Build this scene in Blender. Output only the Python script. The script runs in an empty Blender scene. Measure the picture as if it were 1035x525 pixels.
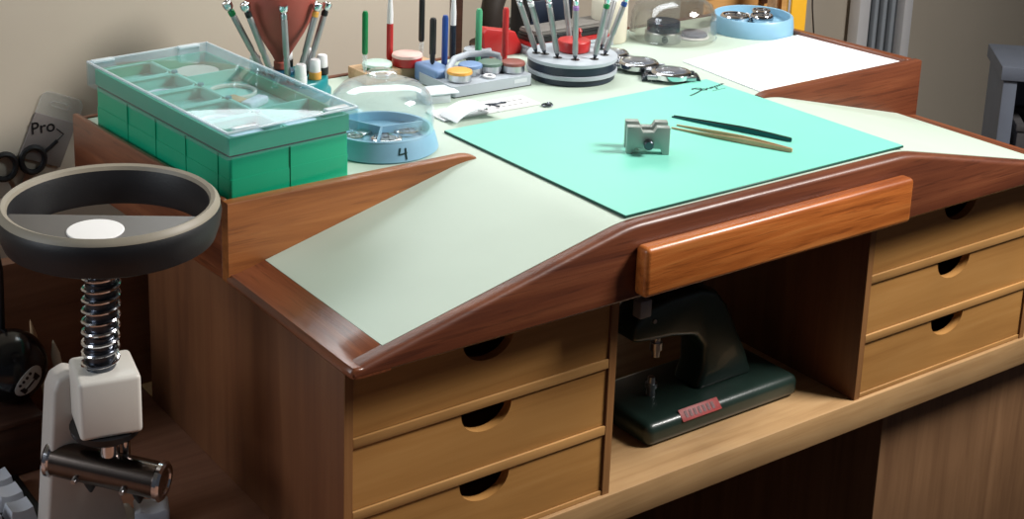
import bpy, bmesh, math, random
from mathutils import Vector, Matrix
random.seed(7)
S = 0.01
ZT = 73.0                     # height of the desk top above the floor, cm
H = 24.14                     # height of the bench top above the desk, cm
scene = bpy.context.scene
COL = scene.collection
PI = math.pi

# ------------------------------------------------------------------ materials
def new_mat(name):
    m = bpy.data.materials.new(name); m.use_nodes = True
    nt = m.node_tree
    return m, nt, nt.nodes['Principled BSDF'], nt.nodes['Material Output']

def setv(b, **k):
    names = dict(color='Base Color', rough='Roughness', metal='Metallic', spec='Specular IOR Level', coat='Coat Weight',
                 coat_rough='Coat Roughness', trans='Transmission Weight', ior='IOR', alpha='Alpha', sheen='Sheen Weight')
    for a, v in k.items():
        if a == 'color' and len(v) == 3: v = (*v, 1)
        b.inputs[names[a]].default_value = v

def srgb(r, g, b):
    f = lambda c: (c/255/12.92) if c/255 <= 0.04045 else ((c/255+0.055)/1.055)**2.4
    return (f(r), f(g), f(b))

def plain(name, rgb, rough=0.5, metal=0.0, var=0.06, scale=40, bump=0.0, **k):
    """base colour with a slight procedural mottling"""
    m, nt, b, o = new_mat(name)
    c = srgb(*rgb)
    setv(b, rough=rough, metal=metal, **k)
    tc = nt.nodes.new('ShaderNodeTexCoord')
    n = nt.nodes.new('ShaderNodeTexNoise'); n.inputs['Scale'].default_value = scale; n.inputs['Detail'].default_value = 4
    nt.links.new(tc.outputs['Object'], n.inputs['Vector'])
    r = nt.nodes.new('ShaderNodeValToRGB')
    r.color_ramp.elements[0].position = .3; r.color_ramp.elements[1].position = .7
    r.color_ramp.elements[0].color = (*[x*(1-var) for x in c], 1)
    r.color_ramp.elements[1].color = (*[min(1, x*(1+var)) for x in c], 1)
    nt.links.new(n.outputs['Fac'], r.inputs['Fac']); nt.links.new(r.outputs['Color'], b.inputs['Base Color'])
    if bump:
        bp = nt.nodes.new('ShaderNodeBump'); bp.inputs['Strength'].default_value = bump; bp.inputs['Distance'].default_value = .001
        n2 = nt.nodes.new('ShaderNodeTexNoise'); n2.inputs['Scale'].default_value = scale*12; n2.inputs['Detail'].default_value = 3
        nt.links.new(tc.outputs['Object'], n2.inputs['Vector'])
        nt.links.new(n2.outputs['Fac'], bp.inputs['Height']); nt.links.new(bp.outputs['Normal'], b.inputs['Normal'])
    return m

def wood(name, dark, mid, light, axis='x', rough=0.4, scale=1.0, bump=0.15, coat=0.0, fleck=0.0):
    m, nt, b, o = new_mat(name)
    setv(b, rough=rough, coat=coat, coat_rough=.25)
    N, L = nt.nodes, nt.links
    tc = N.new('ShaderNodeTexCoord'); mp = N.new('ShaderNodeMapping')
    st = {'x': (3, 60, 60), 'y': (60, 3, 60), 'z': (60, 60, 3)}[axis]
    mp.inputs['Scale'].default_value = [s*scale for s in st]
    L.new(tc.outputs['Object'], mp.inputs['Vector'])
    n = N.new('ShaderNodeTexNoise'); n.inputs['Scale'].default_value = 1.0; n.inputs['Detail'].default_value = 8; n.inputs['Roughness'].default_value = .65; n.inputs['Distortion'].default_value = .6
    L.new(mp.outputs['Vector'], n.inputs['Vector'])
    r = N.new('ShaderNodeValToRGB'); r.color_ramp.elements.new(.5)
    for e, c, p in zip(r.color_ramp.elements, (dark, mid, light), (.3, .5, .72)):
        e.color = (*srgb(*c), 1); e.position = p
    L.new(n.outputs['Fac'], r.inputs['Fac'])
    # broad tone change from board to board
    n2 = N.new('ShaderNodeTexNoise'); n2.inputs['Scale'].default_value = 9*scale; n2.inputs['Detail'].default_value = 2
    L.new(tc.outputs['Object'], n2.inputs['Vector'])
    mx = N.new('ShaderNodeMix'); mx.data_type = 'RGBA'; mx.blend_type = 'MULTIPLY'; mx.inputs['Factor'].default_value = .45
    r2 = N.new('ShaderNodeValToRGB'); r2.color_ramp.elements[0].color = (.6, .57, .55, 1); r2.color_ramp.elements[1].color = (1.15, 1.12, 1.1, 1)
    r2.color_ramp.elements[0].position = .3; r2.color_ramp.elements[1].position = .7
    L.new(n2.outputs['Fac'], r2.inputs['Fac'])
    L.new(r.outputs['Color'], mx.inputs['A']); L.new(r2.outputs['Color'], mx.inputs['B'])
    out = mx.outputs['Result']
    if fleck:
        mp3 = N.new('ShaderNodeMapping'); mp3.inputs['Scale'].default_value = [s*4*scale for s in st]
        L.new(tc.outputs['Object'], mp3.inputs['Vector'])
        n3 = N.new('ShaderNodeTexNoise'); n3.inputs['Scale'].default_value = 1.5; n3.inputs['Detail'].default_value = 3
        L.new(mp3.outputs['Vector'], n3.inputs['Vector'])
        r3 = N.new('ShaderNodeValToRGB'); r3.color_ramp.elements[0].position = .33; r3.color_ramp.elements[1].position = .42
        r3.color_ramp.elements[0].color = (.35, .3, .28, 1); r3.color_ramp.elements[1].color = (1, 1, 1, 1)
        L.new(n3.outputs['Fac'], r3.inputs['Fac'])
        mx2 = N.new('ShaderNodeMix'); mx2.data_type = 'RGBA'; mx2.blend_type = 'MULTIPLY'; mx2.inputs['Factor'].default_value = fleck
        L.new(out, mx2.inputs['A']); L.new(r3.outputs['Color'], mx2.inputs['B']); out = mx2.outputs['Result']
    L.new(out, b.inputs['Base Color'])
    bp = N.new('ShaderNodeBump'); bp.inputs['Strength'].default_value = bump; bp.inputs['Distance'].default_value = .002
    L.new(n.outputs['Fac'], bp.inputs['Height']); L.new(bp.outputs['Normal'], b.inputs['Normal'])
    return m

def clear(name, tint=(1, 1, 1), rough=0.03, gloss=1.0, haze=0.0):
    """thin clear plastic: sees through, reflects by Fresnel, a touch of milky haze"""
    m, nt, b, o = new_mat(name)
    N, L = nt.nodes, nt.links
    t = N.new('ShaderNodeBsdfTransparent'); t.inputs['Color'].default_value = (*tint, 1)
    g = N.new('ShaderNodeBsdfGlossy'); g.inputs['Roughness'].default_value = rough; g.inputs['Color'].default_value = (.95, .97, 1, 1)
    fr = N.new('ShaderNodeFresnel'); geo = N.new('ShaderNodeNewGeometry')
    io = N.new('ShaderNodeMapRange'); io.inputs['To Min'].default_value = 1.45; io.inputs['To Max'].default_value = 1/1.45
    L.new(geo.outputs['Backfacing'], io.inputs['Value']); L.new(io.outputs['Result'], fr.inputs['IOR'])
    ml = N.new('ShaderNodeMath'); ml.operation = 'MULTIPLY'; ml.inputs[1].default_value = gloss; ml.use_clamp = True
    L.new(fr.outputs['Fac'], ml.inputs[0])
    mx = N.new('ShaderNodeMixShader'); L.new(ml.outputs[0], mx.inputs['Fac']); L.new(t.outputs[0], mx.inputs[1]); L.new(g.outputs[0], mx.inputs[2])
    out = mx.outputs[0]
    if haze:
        d = N.new('ShaderNodeBsdfDiffuse'); d.inputs['Color'].default_value = (.85, .92, .95, 1)
        m2 = N.new('ShaderNodeMixShader'); m2.inputs['Fac'].default_value = haze
        L.new(out, m2.inputs[1]); L.new(d.outputs[0], m2.inputs[2]); out = m2.outputs[0]
    L.new(out, o.inputs['Surface'])
    return m

MAHOG_X = wood('mahogany_x', (80, 38, 22), (104, 54, 31), (126, 72, 44), 'x', .42, 1.0, .3, .15, .45)
MAHOG_Y = wood('mahogany_y', (92, 46, 26), (120, 66, 40), (146, 88, 56), 'y', .32, 1.0, .3, .35, .45)
WEDGE = wood('wedge_wood', (112, 62, 28), (158, 96, 48), (182, 120, 66), 'x', .42, .9, .25, .2, .35)
APRON = wood('apron_wood', (128, 62, 20), (182, 102, 44), (206, 132, 68), 'x', .38, 1.0, .4, .25, .45)
BAMBOO = wood('bamboo_x', (160, 112, 58), (182, 132, 72), (194, 146, 86), 'x', .5, .7, .06, .05)
CARCASS = wood('carcass', (96, 58, 36), (112, 70, 43), (124, 82, 52), 'z', .5, .9, .08)
EDGEW = wood('edge_wood', (132, 90, 52), (154, 108, 64), (170, 124, 78), 'z', .5, 1.0, .06)
RAIL = wood('rail_wood', (160, 116, 64), (184, 138, 82), (198, 154, 98), 'x', .5, 1.0, .08)
BEECH = wood('beech_x', (160, 124, 82), (180, 144, 100), (192, 158, 114), 'x', .45, 1.3, .06, .05)
DESKLEFT = wood('desk_brown', (126, 88, 70), (148, 106, 84), (164, 122, 98), 'x', .5, 1.0, .1)
PEDESTAL = wood('desk_side', (104, 74, 50), (122, 90, 62), (136, 102, 72), 'z', .5, 1.0, .05)
DARKWOOD = wood('dark_wood', (48, 28, 20), (66, 40, 28), (84, 52, 36), 'x', .55, .8, .1)
LIGHTWOOD = wood('light_wood', (176, 140, 104), (206, 172, 134), (222, 190, 152), 'x', .55, 1.5, .06)
TANWOOD = wood('tan_wood', (170, 122, 66), (196, 148, 86), (214, 168, 104), 'x', .5, .8, .06)
LINER = plain('liner_pale_mint', (184, 200, 186), .5, var=.02, scale=18)
MAT = plain('mat_green', (122, 206, 186), .45, var=.02, scale=14)
MATEDGE = plain('mat_dark_green', (14, 74, 62), .5)
INK = plain('ink', (18, 60, 60), .6)
PAPER = plain('paper_white', (242, 243, 248), .6, var=.01)
GREEN = plain('green_plastic', (10, 164, 122), .38, var=.03, scale=12)
MINTP = plain('mint_plastic', (128, 204, 182), .4, var=.03)
WHITEP = plain('white_plastic', (226, 226, 228), .4, var=.02)
GREYP = plain('grey_plastic', (168, 176, 184), .45, var=.03)
BLUEGREY = plain('bluegrey_plastic', (110, 138, 178), .45, var=.03)
BLUEP = plain('blue_plastic', (134, 180, 206), .4, var=.03)
TEALP = plain('teal_plastic', (20, 128, 134), .35, var=.05)
BLACKP = plain('black_plastic', (16, 16, 19), .45, var=.1)
BLACKRING = plain('black_ring', (24, 24, 27), .5, var=.08, bump=.1)
RINGRIM = plain('ring_rim', (150, 142, 126), .5, var=.05)
RINGPLATE = plain('ring_plate', (96, 94, 92), .45, var=.05)
NAVY = plain('navy_plastic', (22, 34, 52), .4, var=.1)
BLUEPEN = plain('blue_pen', (34, 70, 140), .35)
GREENPEN = plain('green_pen', (12, 120, 66), .35)
LGREENPEN = plain('light_green_pen', (76, 160, 118), .35)
REDP = plain('red_plastic', (178, 40, 40), .35, var=.05)
RUBBER = plain('red_rubber', (156, 74, 62), .6, var=.08, scale=25)
ORANGE = plain('orange_plastic', (222, 160, 70), .4)
DGREENP = plain('darkgreen_cap', (92, 116, 104), .4)
BROWNRED = plain('brownred_cap', (134, 78, 70), .4)
STEEL = plain('steel', (190, 192, 196), .28, 1.0, var=.05)
SDSTEEL = plain('satin_steel', (160, 160, 160), .45, .65, var=.08)
CHROME = plain('chrome', (215, 216, 220), .12, 1.0, var=.02)
DSTEEL = plain('dark_steel', (86, 90, 98), .3, 1.0, var=.1)
BLACKCHROME = plain('black_chrome', (104, 94, 88), .22, 1.0, var=.1)
NICKEL = plain('nickel', (158, 166, 160), .5, .6, var=.04)
BRONZE = plain('bronze', (186, 150, 114), .45, .3, var=.1)
ENAMEL = plain('green_enamel', (34, 52, 46), .35, var=.1, scale=60, bump=.1, coat=.2)
REDPLATE = plain('red_plate', (158, 52, 50), .5, var=.15, scale=500)
STANDW = plain('stand_white', (190, 184, 178), .45, var=.03)
CUBEP = plain('stand_cube', (214, 210, 202), .4, var=.02)
WALLM = plain('wall_beige', (192, 182, 166), .9, var=.03, scale=6, bump=.12)
WALLF = plain('wall_far', (192, 182, 166), .9, var=.03, scale=6, bump=.12)
FLOORM = wood('floor_boards', (70, 48, 36), (88, 62, 46), (104, 76, 56), 'x', .5, .4, .05)
CEILM = plain('ceiling_white', (215, 212, 205), .9, var=.01)
GREYFURN = plain('grey_furniture', (118, 126, 142), .6, var=.04)
BASKET = plain('grey_basket', (88, 86, 88), .8, var=.12, scale=120)
YELLOW = plain('yellow_card', (232, 176, 44), .5, var=.05)
CARD = plain('cardboard', (196, 156, 104), .7, var=.05)
PRINT = plain('print_grey', (120, 114, 106), .7, var=.1)
CREAM = plain('cream_cloth', (206, 200, 182), .8, var=.06)
GREYPACK = plain('grey_packet', (128, 120, 116), .6, var=.04)
DIAL = plain('watch_dial', (70, 74, 92), .3, .3, var=.3, scale=300)
MOVEMENT = plain('movement_metal', (150, 156, 166), .3, .9, var=.3, scale=500)
LABELW = plain('sticker_white', (180, 180, 176), .6, var=.03)
LID = clear('lid_clear', (.86, .945, .985), .06, .8, .02)
DOME = clear('dome_clear', (.96, .98, .985), .08, 1.3, .05)  # diffuse haze stands in for the pale lamp highlights on the dome
CLEARP = clear('clear_plastic', (.93, .95, .95), .1, 1.2, .25)
BAG = clear('bag_clear', (.94, .94, .93), .12, 1.0, .12)

# ------------------------------------------------------------------ mesh builder
def W(x, y, z): return Vector((x*S, y*S, (z+ZT)*S))

class MB:
    def __init__(s): s.bm = bmesh.new()
    def add(s, t, M=None):
        if M is not None: bmesh.ops.transform(t, matrix=M, verts=t.verts)
        me = bpy.data.meshes.new('t'); t.to_mesh(me); t.free(); s.bm.from_mesh(me); bpy.data.meshes.remove(me); return s
    def box(s, x0, x1, y0, y1, z0, z1, bev=0.0, seg=2, M=None, sel=None):
        t = bmesh.new(); bmesh.ops.create_cube(t, size=1)
        for v in t.verts:
            v.co = Vector(((x0+x1)/2+v.co.x*(x1-x0), (y0+y1)/2+v.co.y*(y1-y0), (z0+z1)/2+v.co.z*(z1-z0)))
        if bev:
            eds = [e for e in t.edges if sel is None or sel(e)]
            bmesh.ops.bevel(t, geom=eds, offset=bev, segments=seg, profile=.5, affect='EDGES')
        return s.add(t, M)
    def prism(s, pts, a, b, axis='y', bev=0.0, seg=2, M=None):
        """polygon pts extruded from a to b along axis; pts are the other two coordinates in order"""
        def co(p, h):
            return {'x': (h, p[0], p[1]), 'y': (p[0], h, p[1]), 'z': (p[0], p[1], h)}[axis]
        t = bmesh.new()
        A = [t.verts.new(co(p, a)) for p in pts]; B = [t.verts.new(co(p, b)) for p in pts]
        t.faces.new(A); t.faces.new(list(reversed(B)))
        n = len(pts)
        for i in range(n): t.faces.new((A[i], B[i], B[(i+1) % n], A[(i+1) % n]))
        bmesh.ops.recalc_face_normals(t, faces=t.faces)
        if bev:
            eds = [e for e in t.edges if e.calc_face_angle(0) > .6]
            bmesh.ops.bevel(t, geom=eds, offset=bev, segments=seg, profile=.5, affect='EDGES')
        return s.add(t, M)
    def lathe(s, prof, n=32, c=(0, 0, 0), M=None, cap=True):
        t = bmesh.new(); rings = []
        for r, z in prof:
            if r < 1e-5: rings.append([t.verts.new((0, 0, z))])
            else: rings.append([t.verts.new((r*math.cos(2*PI*i/n), r*math.sin(2*PI*i/n), z)) for i in range(n)])
        for a, b in zip(rings, rings[1:]):
            for i in range(n):
                j = (i+1) % n
                if len(a) == 1 and len(b) == 1: continue
                if len(a) == 1: t.faces.new((a[0], b[i], b[j]))
                elif len(b) == 1: t.faces.new((a[i], a[j], b[0]))
                else: t.faces.new((a[i], a[j], b[j], b[i]))
        if cap:
            for q in (rings[0], rings[-1]):
                if len(q) > 1: t.faces.new(q)
        bmesh.ops.recalc_face_normals(t, faces=t.faces)
        Mm = Matrix.Translation(c) if M is None else M @ Matrix.Translation(c)
        return s.add(t, Mm)
    def cyl(s, p0, p1, r0, r1=None, n=16, bev=0.0):
        p0, p1 = Vector(p0), Vector(p1); d = p1-p0; l = d.length; r1 = r0 if r1 is None else r1
        q = Vector((0, 0, 1)).rotation_difference(d).to_matrix().to_4x4()
        pr = [(r0, 0), (r1, l)]
        if bev: pr = [(r0-bev, 0), (r0, bev), (r1, l-bev), (r1-bev, l)]
        return s.lathe(pr, n, M=Matrix.Translation(p0) @ q)
    def prof(s, p0, p1, pr, n=14):
        """lathe profile (radius, fraction of the length) along p0-p1"""
        p0, p1 = Vector(p0), Vector(p1); d = p1-p0; l = d.length
        q = Vector((0, 0, 1)).rotation_difference(d).to_matrix().to_4x4()
        return s.lathe([(r, f*l) for r, f in pr], n, M=Matrix.Translation(p0) @ q)
    def tube(s, pts, r, n=8, closed=False):
        pts = [Vector(p) for p in pts]; t = bmesh.new(); rings = []; N = len(pts); up = None
        for i, p in enumerate(pts):
            a = pts[(i-1) % N] if (closed or i > 0) else p
            b = pts[(i+1) % N] if (closed or i < N-1) else p
            d = (b-a).normalized()
            if up is None:
                up = Vector((0, 0, 1)) if abs(d.z) < .9 else Vector((1, 0, 0))
            u = (up-d*up.dot(d)).normalized(); v = d.cross(u); up = u
            rr = r[i] if isinstance(r, (list, tuple)) else r
            rings.append([t.verts.new(p+(u*math.cos(2*PI*k/n)+v*math.sin(2*PI*k/n))*rr) for k in range(n)])
        prs = list(zip(rings, rings[1:])) + ([(rings[-1], rings[0])] if closed else [])
        for a, b in prs:
            for k in range(n): t.faces.new((a[k], a[(k+1) % n], b[(k+1) % n], b[k]))
        if not closed: t.faces.new(rings[0]); t.faces.new(rings[-1])
        bmesh.ops.recalc_face_normals(t, faces=t.faces)
        return s.add(t)
    def sphere(s, c, r, sx=1, sy=1, sz=1, n=24):
        t = bmesh.new(); bmesh.ops.create_uvsphere(t, u_segments=n, v_segments=n//2, radius=r)
        return s.add(t, Matrix.Translation(c) @ Matrix.Diagonal((sx, sy, sz, 1)))
    def grid(s, xs, ys, fz, th):
        """a sheet over xs,ys with top height fz(x,y) and thickness th"""
        t = bmesh.new()
        T = [[t.verts.new((x, y, fz(x, y))) for y in ys] for x in xs]; B = [[t.verts.new((x, y, fz(x, y)-th)) for y in ys] for x in xs]
        nx, ny = len(xs), len(ys)
        for i in range(nx-1):
            for j in range(ny-1):
                t.faces.new((T[i][j], T[i+1][j], T[i+1][j+1], T[i][j+1])); t.faces.new((B[i][j], B[i][j+1], B[i+1][j+1], B[i+1][j]))
        for i in range(nx-1):
            t.faces.new((T[i][0], B[i][0], B[i+1][0], T[i+1][0])); t.faces.new((T[i][-1], T[i+1][-1], B[i+1][-1], B[i][-1]))
        for j in range(ny-1):
            t.faces.new((T[0][j], T[0][j+1], B[0][j+1], B[0][j])); t.faces.new((T[-1][j], B[-1][j], B[-1][j+1], T[-1][j+1]))
        bmesh.ops.recalc_face_normals(t, faces=t.faces)
        return s.add(t)
    def obj(s, name, mat, parent=None, loc=(0, 0, 0), rz=0.0, sharp=38, world=True):
        bm = s.bm
        bmesh.ops.transform(bm, matrix=Matrix.Scale(S, 4), verts=bm.verts)
        for f in bm.faces: f.smooth = True
        for e in bm.edges:
            if len(e.link_faces) == 2 and e.calc_face_angle(0) > math.radians(sharp): e.smooth = False
        me = bpy.data.meshes.new(name); bm.to_mesh(me); bm.free()
        me.materials.append(mat)
        o = bpy.data.objects.new(name, me); COL.objects.link(o)
        if parent is not None: o.parent = parent; o.location = Vector(loc)*S
        else: o.location = W(*loc)
        o.rotation_euler.z = rz
        return o

def tag(o, label=None, cat=None, group=None, kind=None):
    if label: o['label'] = label
    if cat: o['category'] = cat
    if group: o['group'] = group
    if kind: o['kind'] = kind
    return o

def thing(name, label, cat, loc=(0, 0, 0), rz=0.0, group=None):
    o = bpy.data.objects.new(name, None); COL.objects.link(o)
    o.empty_display_size = .02
    o.location = W(*loc); o.rotation_euler.z = rz
    return tag(o, label, cat, group)

def dup(root, loc, rz, label, group=None):
    r = root.copy(); COL.objects.link(r); r.location = W(*loc); r.rotation_euler = (0, 0, rz); r['label'] = label
    if group: r['group'] = group
    for ch in list(root.children):
        c = ch.copy(); COL.objects.link(c); c.parent = r
        for g in list(ch.children):
            d = g.copy(); COL.objects.link(d); d.parent = c
    return r

def struct(name, mb, mat, loc=(0, 0, 0)):
    return tag(mb.obj(name, mat, None, loc), kind='structure')

def arc(cx, cy, r, a0, a1, n):
    return [(cx+r*math.cos(math.radians(a0+(a1-a0)*i/n)), cy+r*math.sin(math.radians(a0+(a1-a0)*i/n))) for i in range(n+1)]

# ------------------------------------------------------------------ room
YW, YF = 52.6, 84.0
struct('floor', MB().box(-260, 330, -260, YF, -5, 0), FLOORM, (0, 0, -ZT))
struct('wall_left', MB().box(-260, 45.6, YW, YF, 0, 250), WALLM, (0, 0, -ZT))
struct('wall_back', MB().box(45.6, 330, YF, YF+8, 0, 250), WALLF, (0, 0, -ZT))
struct('ceiling', MB().box(-260, 330, -260, YF+8, 250, 256), CEILM, (0, 0, -ZT))
tr = struct('trim_1', MB().box(45.65, 46.9, YW-.5, YW+4, 0, 250, .15), DARKWOOD, (0, 0, -ZT))

# white framed slatted shutter at the far wall
t = thing('slatted_shutter', 'tall white-framed shutter with grey vertical slats at the far wall', 'shutter', (156.0, YF-3, -ZT))
m = MB(); m.box(-6.6, -3.9, 0, 2.2, 0, 150, .2); m.box(5.0, 7.2, 0, 2.2, 0, 150, .2); m.box(-4, 5.1, .3, 2, 0, 4, .2); m.box(-4, 5.1, .3, 2, 146, 150, .2)
m.obj('frame', WHITEP, t)
MB().box(-4.0, 5.1, 1.6, 2.4, 3, 147).obj('back_panel', plain('shutter_grey', (84, 88, 92), .6), t)
for i, x in enumerate((-1.5, .7, 2.9)): MB().box(x-.45, x+.45, .6, 1.6, 3.9, 146.1, .15).obj('slat', GREYP, t)

# grey open shelf with a basket on the right
SH = (145.2, 50.0)
SR = math.radians(-46)
t = thing('grey_shelf_unit', 'grey open shelf unit standing in the dim right corner behind the bench', 'shelf', (SH[0], SH[1], -ZT), SR)
zt = ZT+6.5
MB().box(0, 2, 0, 13, 0, zt-2.2, .15).obj('side_panel', GREYFURN, t)
MB().box(40, 42, 0, 13, 0, zt-2.2, .15).obj('side_panel', GREYFURN, t)
MB().box(-.5, 42.5, -.5, 13.5, zt-2.2, zt, .2).obj('top_board', GREYFURN, t)
for z in (6, zt-24, zt-42): MB().box(2, 40, .5, 12, z, z+1.8, .1).obj('shelf_board', GREYFURN, t)
MB().box(2, 40, 12, 13, 0, zt-2.2).obj('back_panel', GREYFURN, t)
t2 = thing('storage_basket', 'grey woven basket on the grey shelf unit', 'basket', (SH[0]+9*math.cos(SR)-3*math.sin(SR), SH[1]+9*math.sin(SR)+3*math.cos(SR), -ZT+zt-22.4), SR)
b = MB()
for (x0, x1, y0, y1) in ((-6, 12, -2, -1.2), (-6, 12, 7, 8), (-6, -5.2, -1.2, 7), (11.2, 12, -1.2, 7)): b.box(x0, x1, y0, y1, 0, 12, .2)
b.box(-5.2, 11.2, -1.2, 7, 0, .8)
b.obj('body', BASKET, t2)
m = MB()
for (x0, x1, y0, y1) in ((-6.3, 12.3, -2.3, -1), (-6.3, 12.3, 6.8, 8.3), (-6.3, -4.9, -1, 6.8), (10.9, 12.3, -1, 6.8)): m.box(x0, x1, y0, y1, 12, 13.2, .3)
m.obj('rim', BASKET, t2)

# ------------------------------------------------------------------ desk
t = thing('desk', 'light wooden desk with a thick front edge under the bench', 'desk', (0, 0, -ZT))
MB().box(.25, 100, -.35, 51, ZT-2.9, ZT, .15, 2).obj('desk_top', BEECH, t)
m = MB(); m.box(60.9, 98, 1.6, 46, 0, ZT-2.95, .1)
m.obj('pedestal', PEDESTAL, t)
MB().box(.5, 3, 3, 46, 0, ZT-2.95, .1).obj('side_panel', PEDESTAL, t)
MB().box(3.05, 60.8, 40, 42, 20, ZT-2.95, .1).obj('modesty_panel', DARKWOOD, t)

t = thing('side_desk', 'dull brown wooden desk at the left carrying the ring stand', 'desk', (0, 0, -ZT))
MB().box(-70, .2, -30, 51, ZT-2.9, ZT, .15, 2).obj('desk_top', DESKLEFT, t)
for x, y in ((-66, -26), (-66, 47), (-5, -26), (-5, 47)): MB().box(x-2, x+2, y-2, y+2, 0, ZT-2.95, .2).obj('leg', DARKWOOD, t)

# ------------------------------------------------------------------ drawer cabinets
W0, G, TP = 25.016, 29.145, .77
BZ, PZ, HZ = .477, 5.834, 4.975
CABH = 18.0
def cabinet(x0, label, nside):
    t = thing('drawer_cabinet', label, 'drawer cabinet', (x0, 0, 0), 0, 'drawer cabinets under the bench')
    D = 33.5
    MB().box(0, TP, 0, D, 0, CABH, .06).obj('side_panel', CARCASS, t)
    MB().box(W0-TP, W0, 0, D, 0, CABH, .06).obj('side_panel', CARCASS, t)
    for xa in (0, W0-TP): MB().box(xa+.02, xa+TP-.02, -.07, -.005, 0, CABH, .02, 1).obj('edge_strip', EDGEW, t)
    MB().box(TP, W0-TP, D-.8, D-.1, 0, CABH).obj('back_panel', CARCASS, t)
    MB().box(TP, W0-TP, 0, D-.8, 0.0, BZ-.04, .05).obj('rail', RAIL, t)
    for k in (1, 2): MB().box(TP, W0-TP, -.05, D-.8, k*PZ+BZ-.83, k*PZ+BZ-.05, .05).obj('rail', RAIL, t)
    MB().box(TP, W0-TP, 0, D-.8, 3*PZ+BZ-.83, CABH, .05).obj('rail', RAIL, t)
    xc = W0/2
    for k in range(3):
        z0, z1 = k*PZ+BZ, k*PZ+BZ+HZ
        a, b = TP+.06, W0-TP-.06
        r = 2.33
        notch = [(xc+r*math.cos(q), z1-2.02*(max(0, math.sin(q)))**.85) for q in [PI*i/18 for i in range(19)]]
        pts = [(a, z0), (b, z0), (b, z1)] + [p for p in notch] + [(a, z1)]
        d = MB(); d.prism(pts, .12, .9, 'y')
        d.box(a+.3, a+1.1, 1.2, 30, z0+.1, z1-.6); d.box(b-1.1, b-.3, 1.2, 30, z0+.1, z1-.6)
        d.box(a+1.1, b-1.1, 29.2, 30, z0+.1, z1-.6); d.box(a+1.1, b-1.1, 1.2, 29.2, z0+.1, z0+.6)
        d.obj('drawer', BAMBOO, t)
    return t
cabinet(0, 'three-drawer bamboo cabinet under the left wing of the bench', 1)
cabinet(W0+G, 'three-drawer bamboo cabinet under the right wing of the bench', 0)

# ------------------------------------------------------------------ bench top
XL, XR = -.75, 79.95
XC = (XL+XR)/2
def zprof(x, y=-2.0):
    d = min(x-XL, XR-x)
    dh = 21.9+(15.95-y)/18*2.6
    f = lambda q: 18.62+(H-18.62)*q/dh if q < dh else H
    return sum(f(d+o) for o in (-1.2, -.8, -.4, 0, .4, .8, 1.2))/7 if d > 1.2 else f(d)
YWD = 15.95
SK = -.065                      # the raised back is slightly out of square
xs = [XL+i*(XR-XL)/100 for i in range(101)]
bt = thing('watchmaker_bench', 'mahogany bench top with sloping armrest wings standing on two drawer cabinets', 'workbench', (0, 0, 0))
def prof_poly(z_low, dz, x0, x1, n=80):
    X = [x0+(x1-x0)*i/n for i in range(n+1)]
    return [(x0, z_low), (x1, z_low)] + [(x, zprof(x)-dz) for x in reversed(X)]
# deck under the liner
d = MB(); d.grid([XL+1.2+(XR-XL-2.4)*i/100 for i in range(101)], [-.9, 4, 10, YWD], lambda x, y: zprof(x, y)-.1, .3); d.box(XL+1.2, XR-1.2, -.9, YWD, 18.02, 18.3); d.prism([(XL+.75, YWD+.3), (XR-1.0, YWD+.3), (XR-1.0+SK*27, 42.9), (XL+.75+SK*27, 42.9)], 18.0, H-.1, 'z')
d.obj('deck', MAHOG_X, bt)
# front lip: polygon with a rounded top edge
def lip():
    t = bmesh.new()
    X = [XL+.25+(XR-XL-.5)*i/120 for i in range(121)]
    sec = lambda z: [(-.9, 18.02), (-2.1, 18.02), (-2.3, min(18.25, z-.4)), (-2.3, z-.38), (-2.24, z-.2), (-2.12, z-.07), (-1.95, z), (-1.7, z+.03), (-.95, z+.03)]
    rings = [[t.verts.new((x, y, z)) for y, z in sec(zprof(x))] for x in X]
    for a, b in zip(rings, rings[1:]):
        n = len(a)
        for k in range(n): t.faces.new((a[k], a[(k+1) % n], b[(k+1) % n], b[k]))
    t.faces.new(rings[0]); t.faces.new(rings[-1]); bmesh.ops.recalc_face_normals(t, faces=t.faces)
    return MB().add(t)
lip().obj('front_lip', MAHOG_X, bt)
# side edge boards of the wings, rounded outer edge
for sgn in (0, 1):
    q = (lambda x: x) if sgn == 0 else (lambda x: XL+XR-x)
    t_ = bmesh.new(); rings = []
    for y in (-2.28, -2.2, -2.0, -.95, -.8, 2, 6, 10, 14, YWD+.2):
        sh = {-2.28: .5, -2.2: .2, -2.0: .05}.get(y, 0)
        dr = .12 if y < -.9 else 0
        zz = lambda o: zprof(XL+o, y)-sh*.5
        pts = [(XL+.35+sh, 18.02), (XL+.05+sh, 18.08), (XL-.1+sh, 18.3), (XL-.05+sh, 18.6), (XL+.2+sh, 18.84-sh*.3), (XL+.6+sh*.7, zz(.6)+.09), (XL+1.1+sh*.4, zz(1.1)+.06-dr), (XL+1.8, zz(1.8)+.04-dr), (XL+2.5, zz(2.5)+.04-dr), (XL+3.15, zz(3.15)+.04-dr), (XL+3.15, 18.02)]
        rings.append([t_.verts.new((q(x), y, z)) for x, z in pts])
    for a, b in zip(rings, rings[1:]):
        for k in range(len(a)): t_.faces.new((a[k], a[(k+1) % len(a)], b[(k+1) % len(a)], b[k]))
    t_.faces.new(rings[0]); t_.faces.new(rings[-1]); bmesh.ops.recalc_face_normals(t_, faces=t_.faces)
    m = MB(); m.add(t_)
    m.obj('wing_edge_board', MAHOG_Y, bt)
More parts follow.
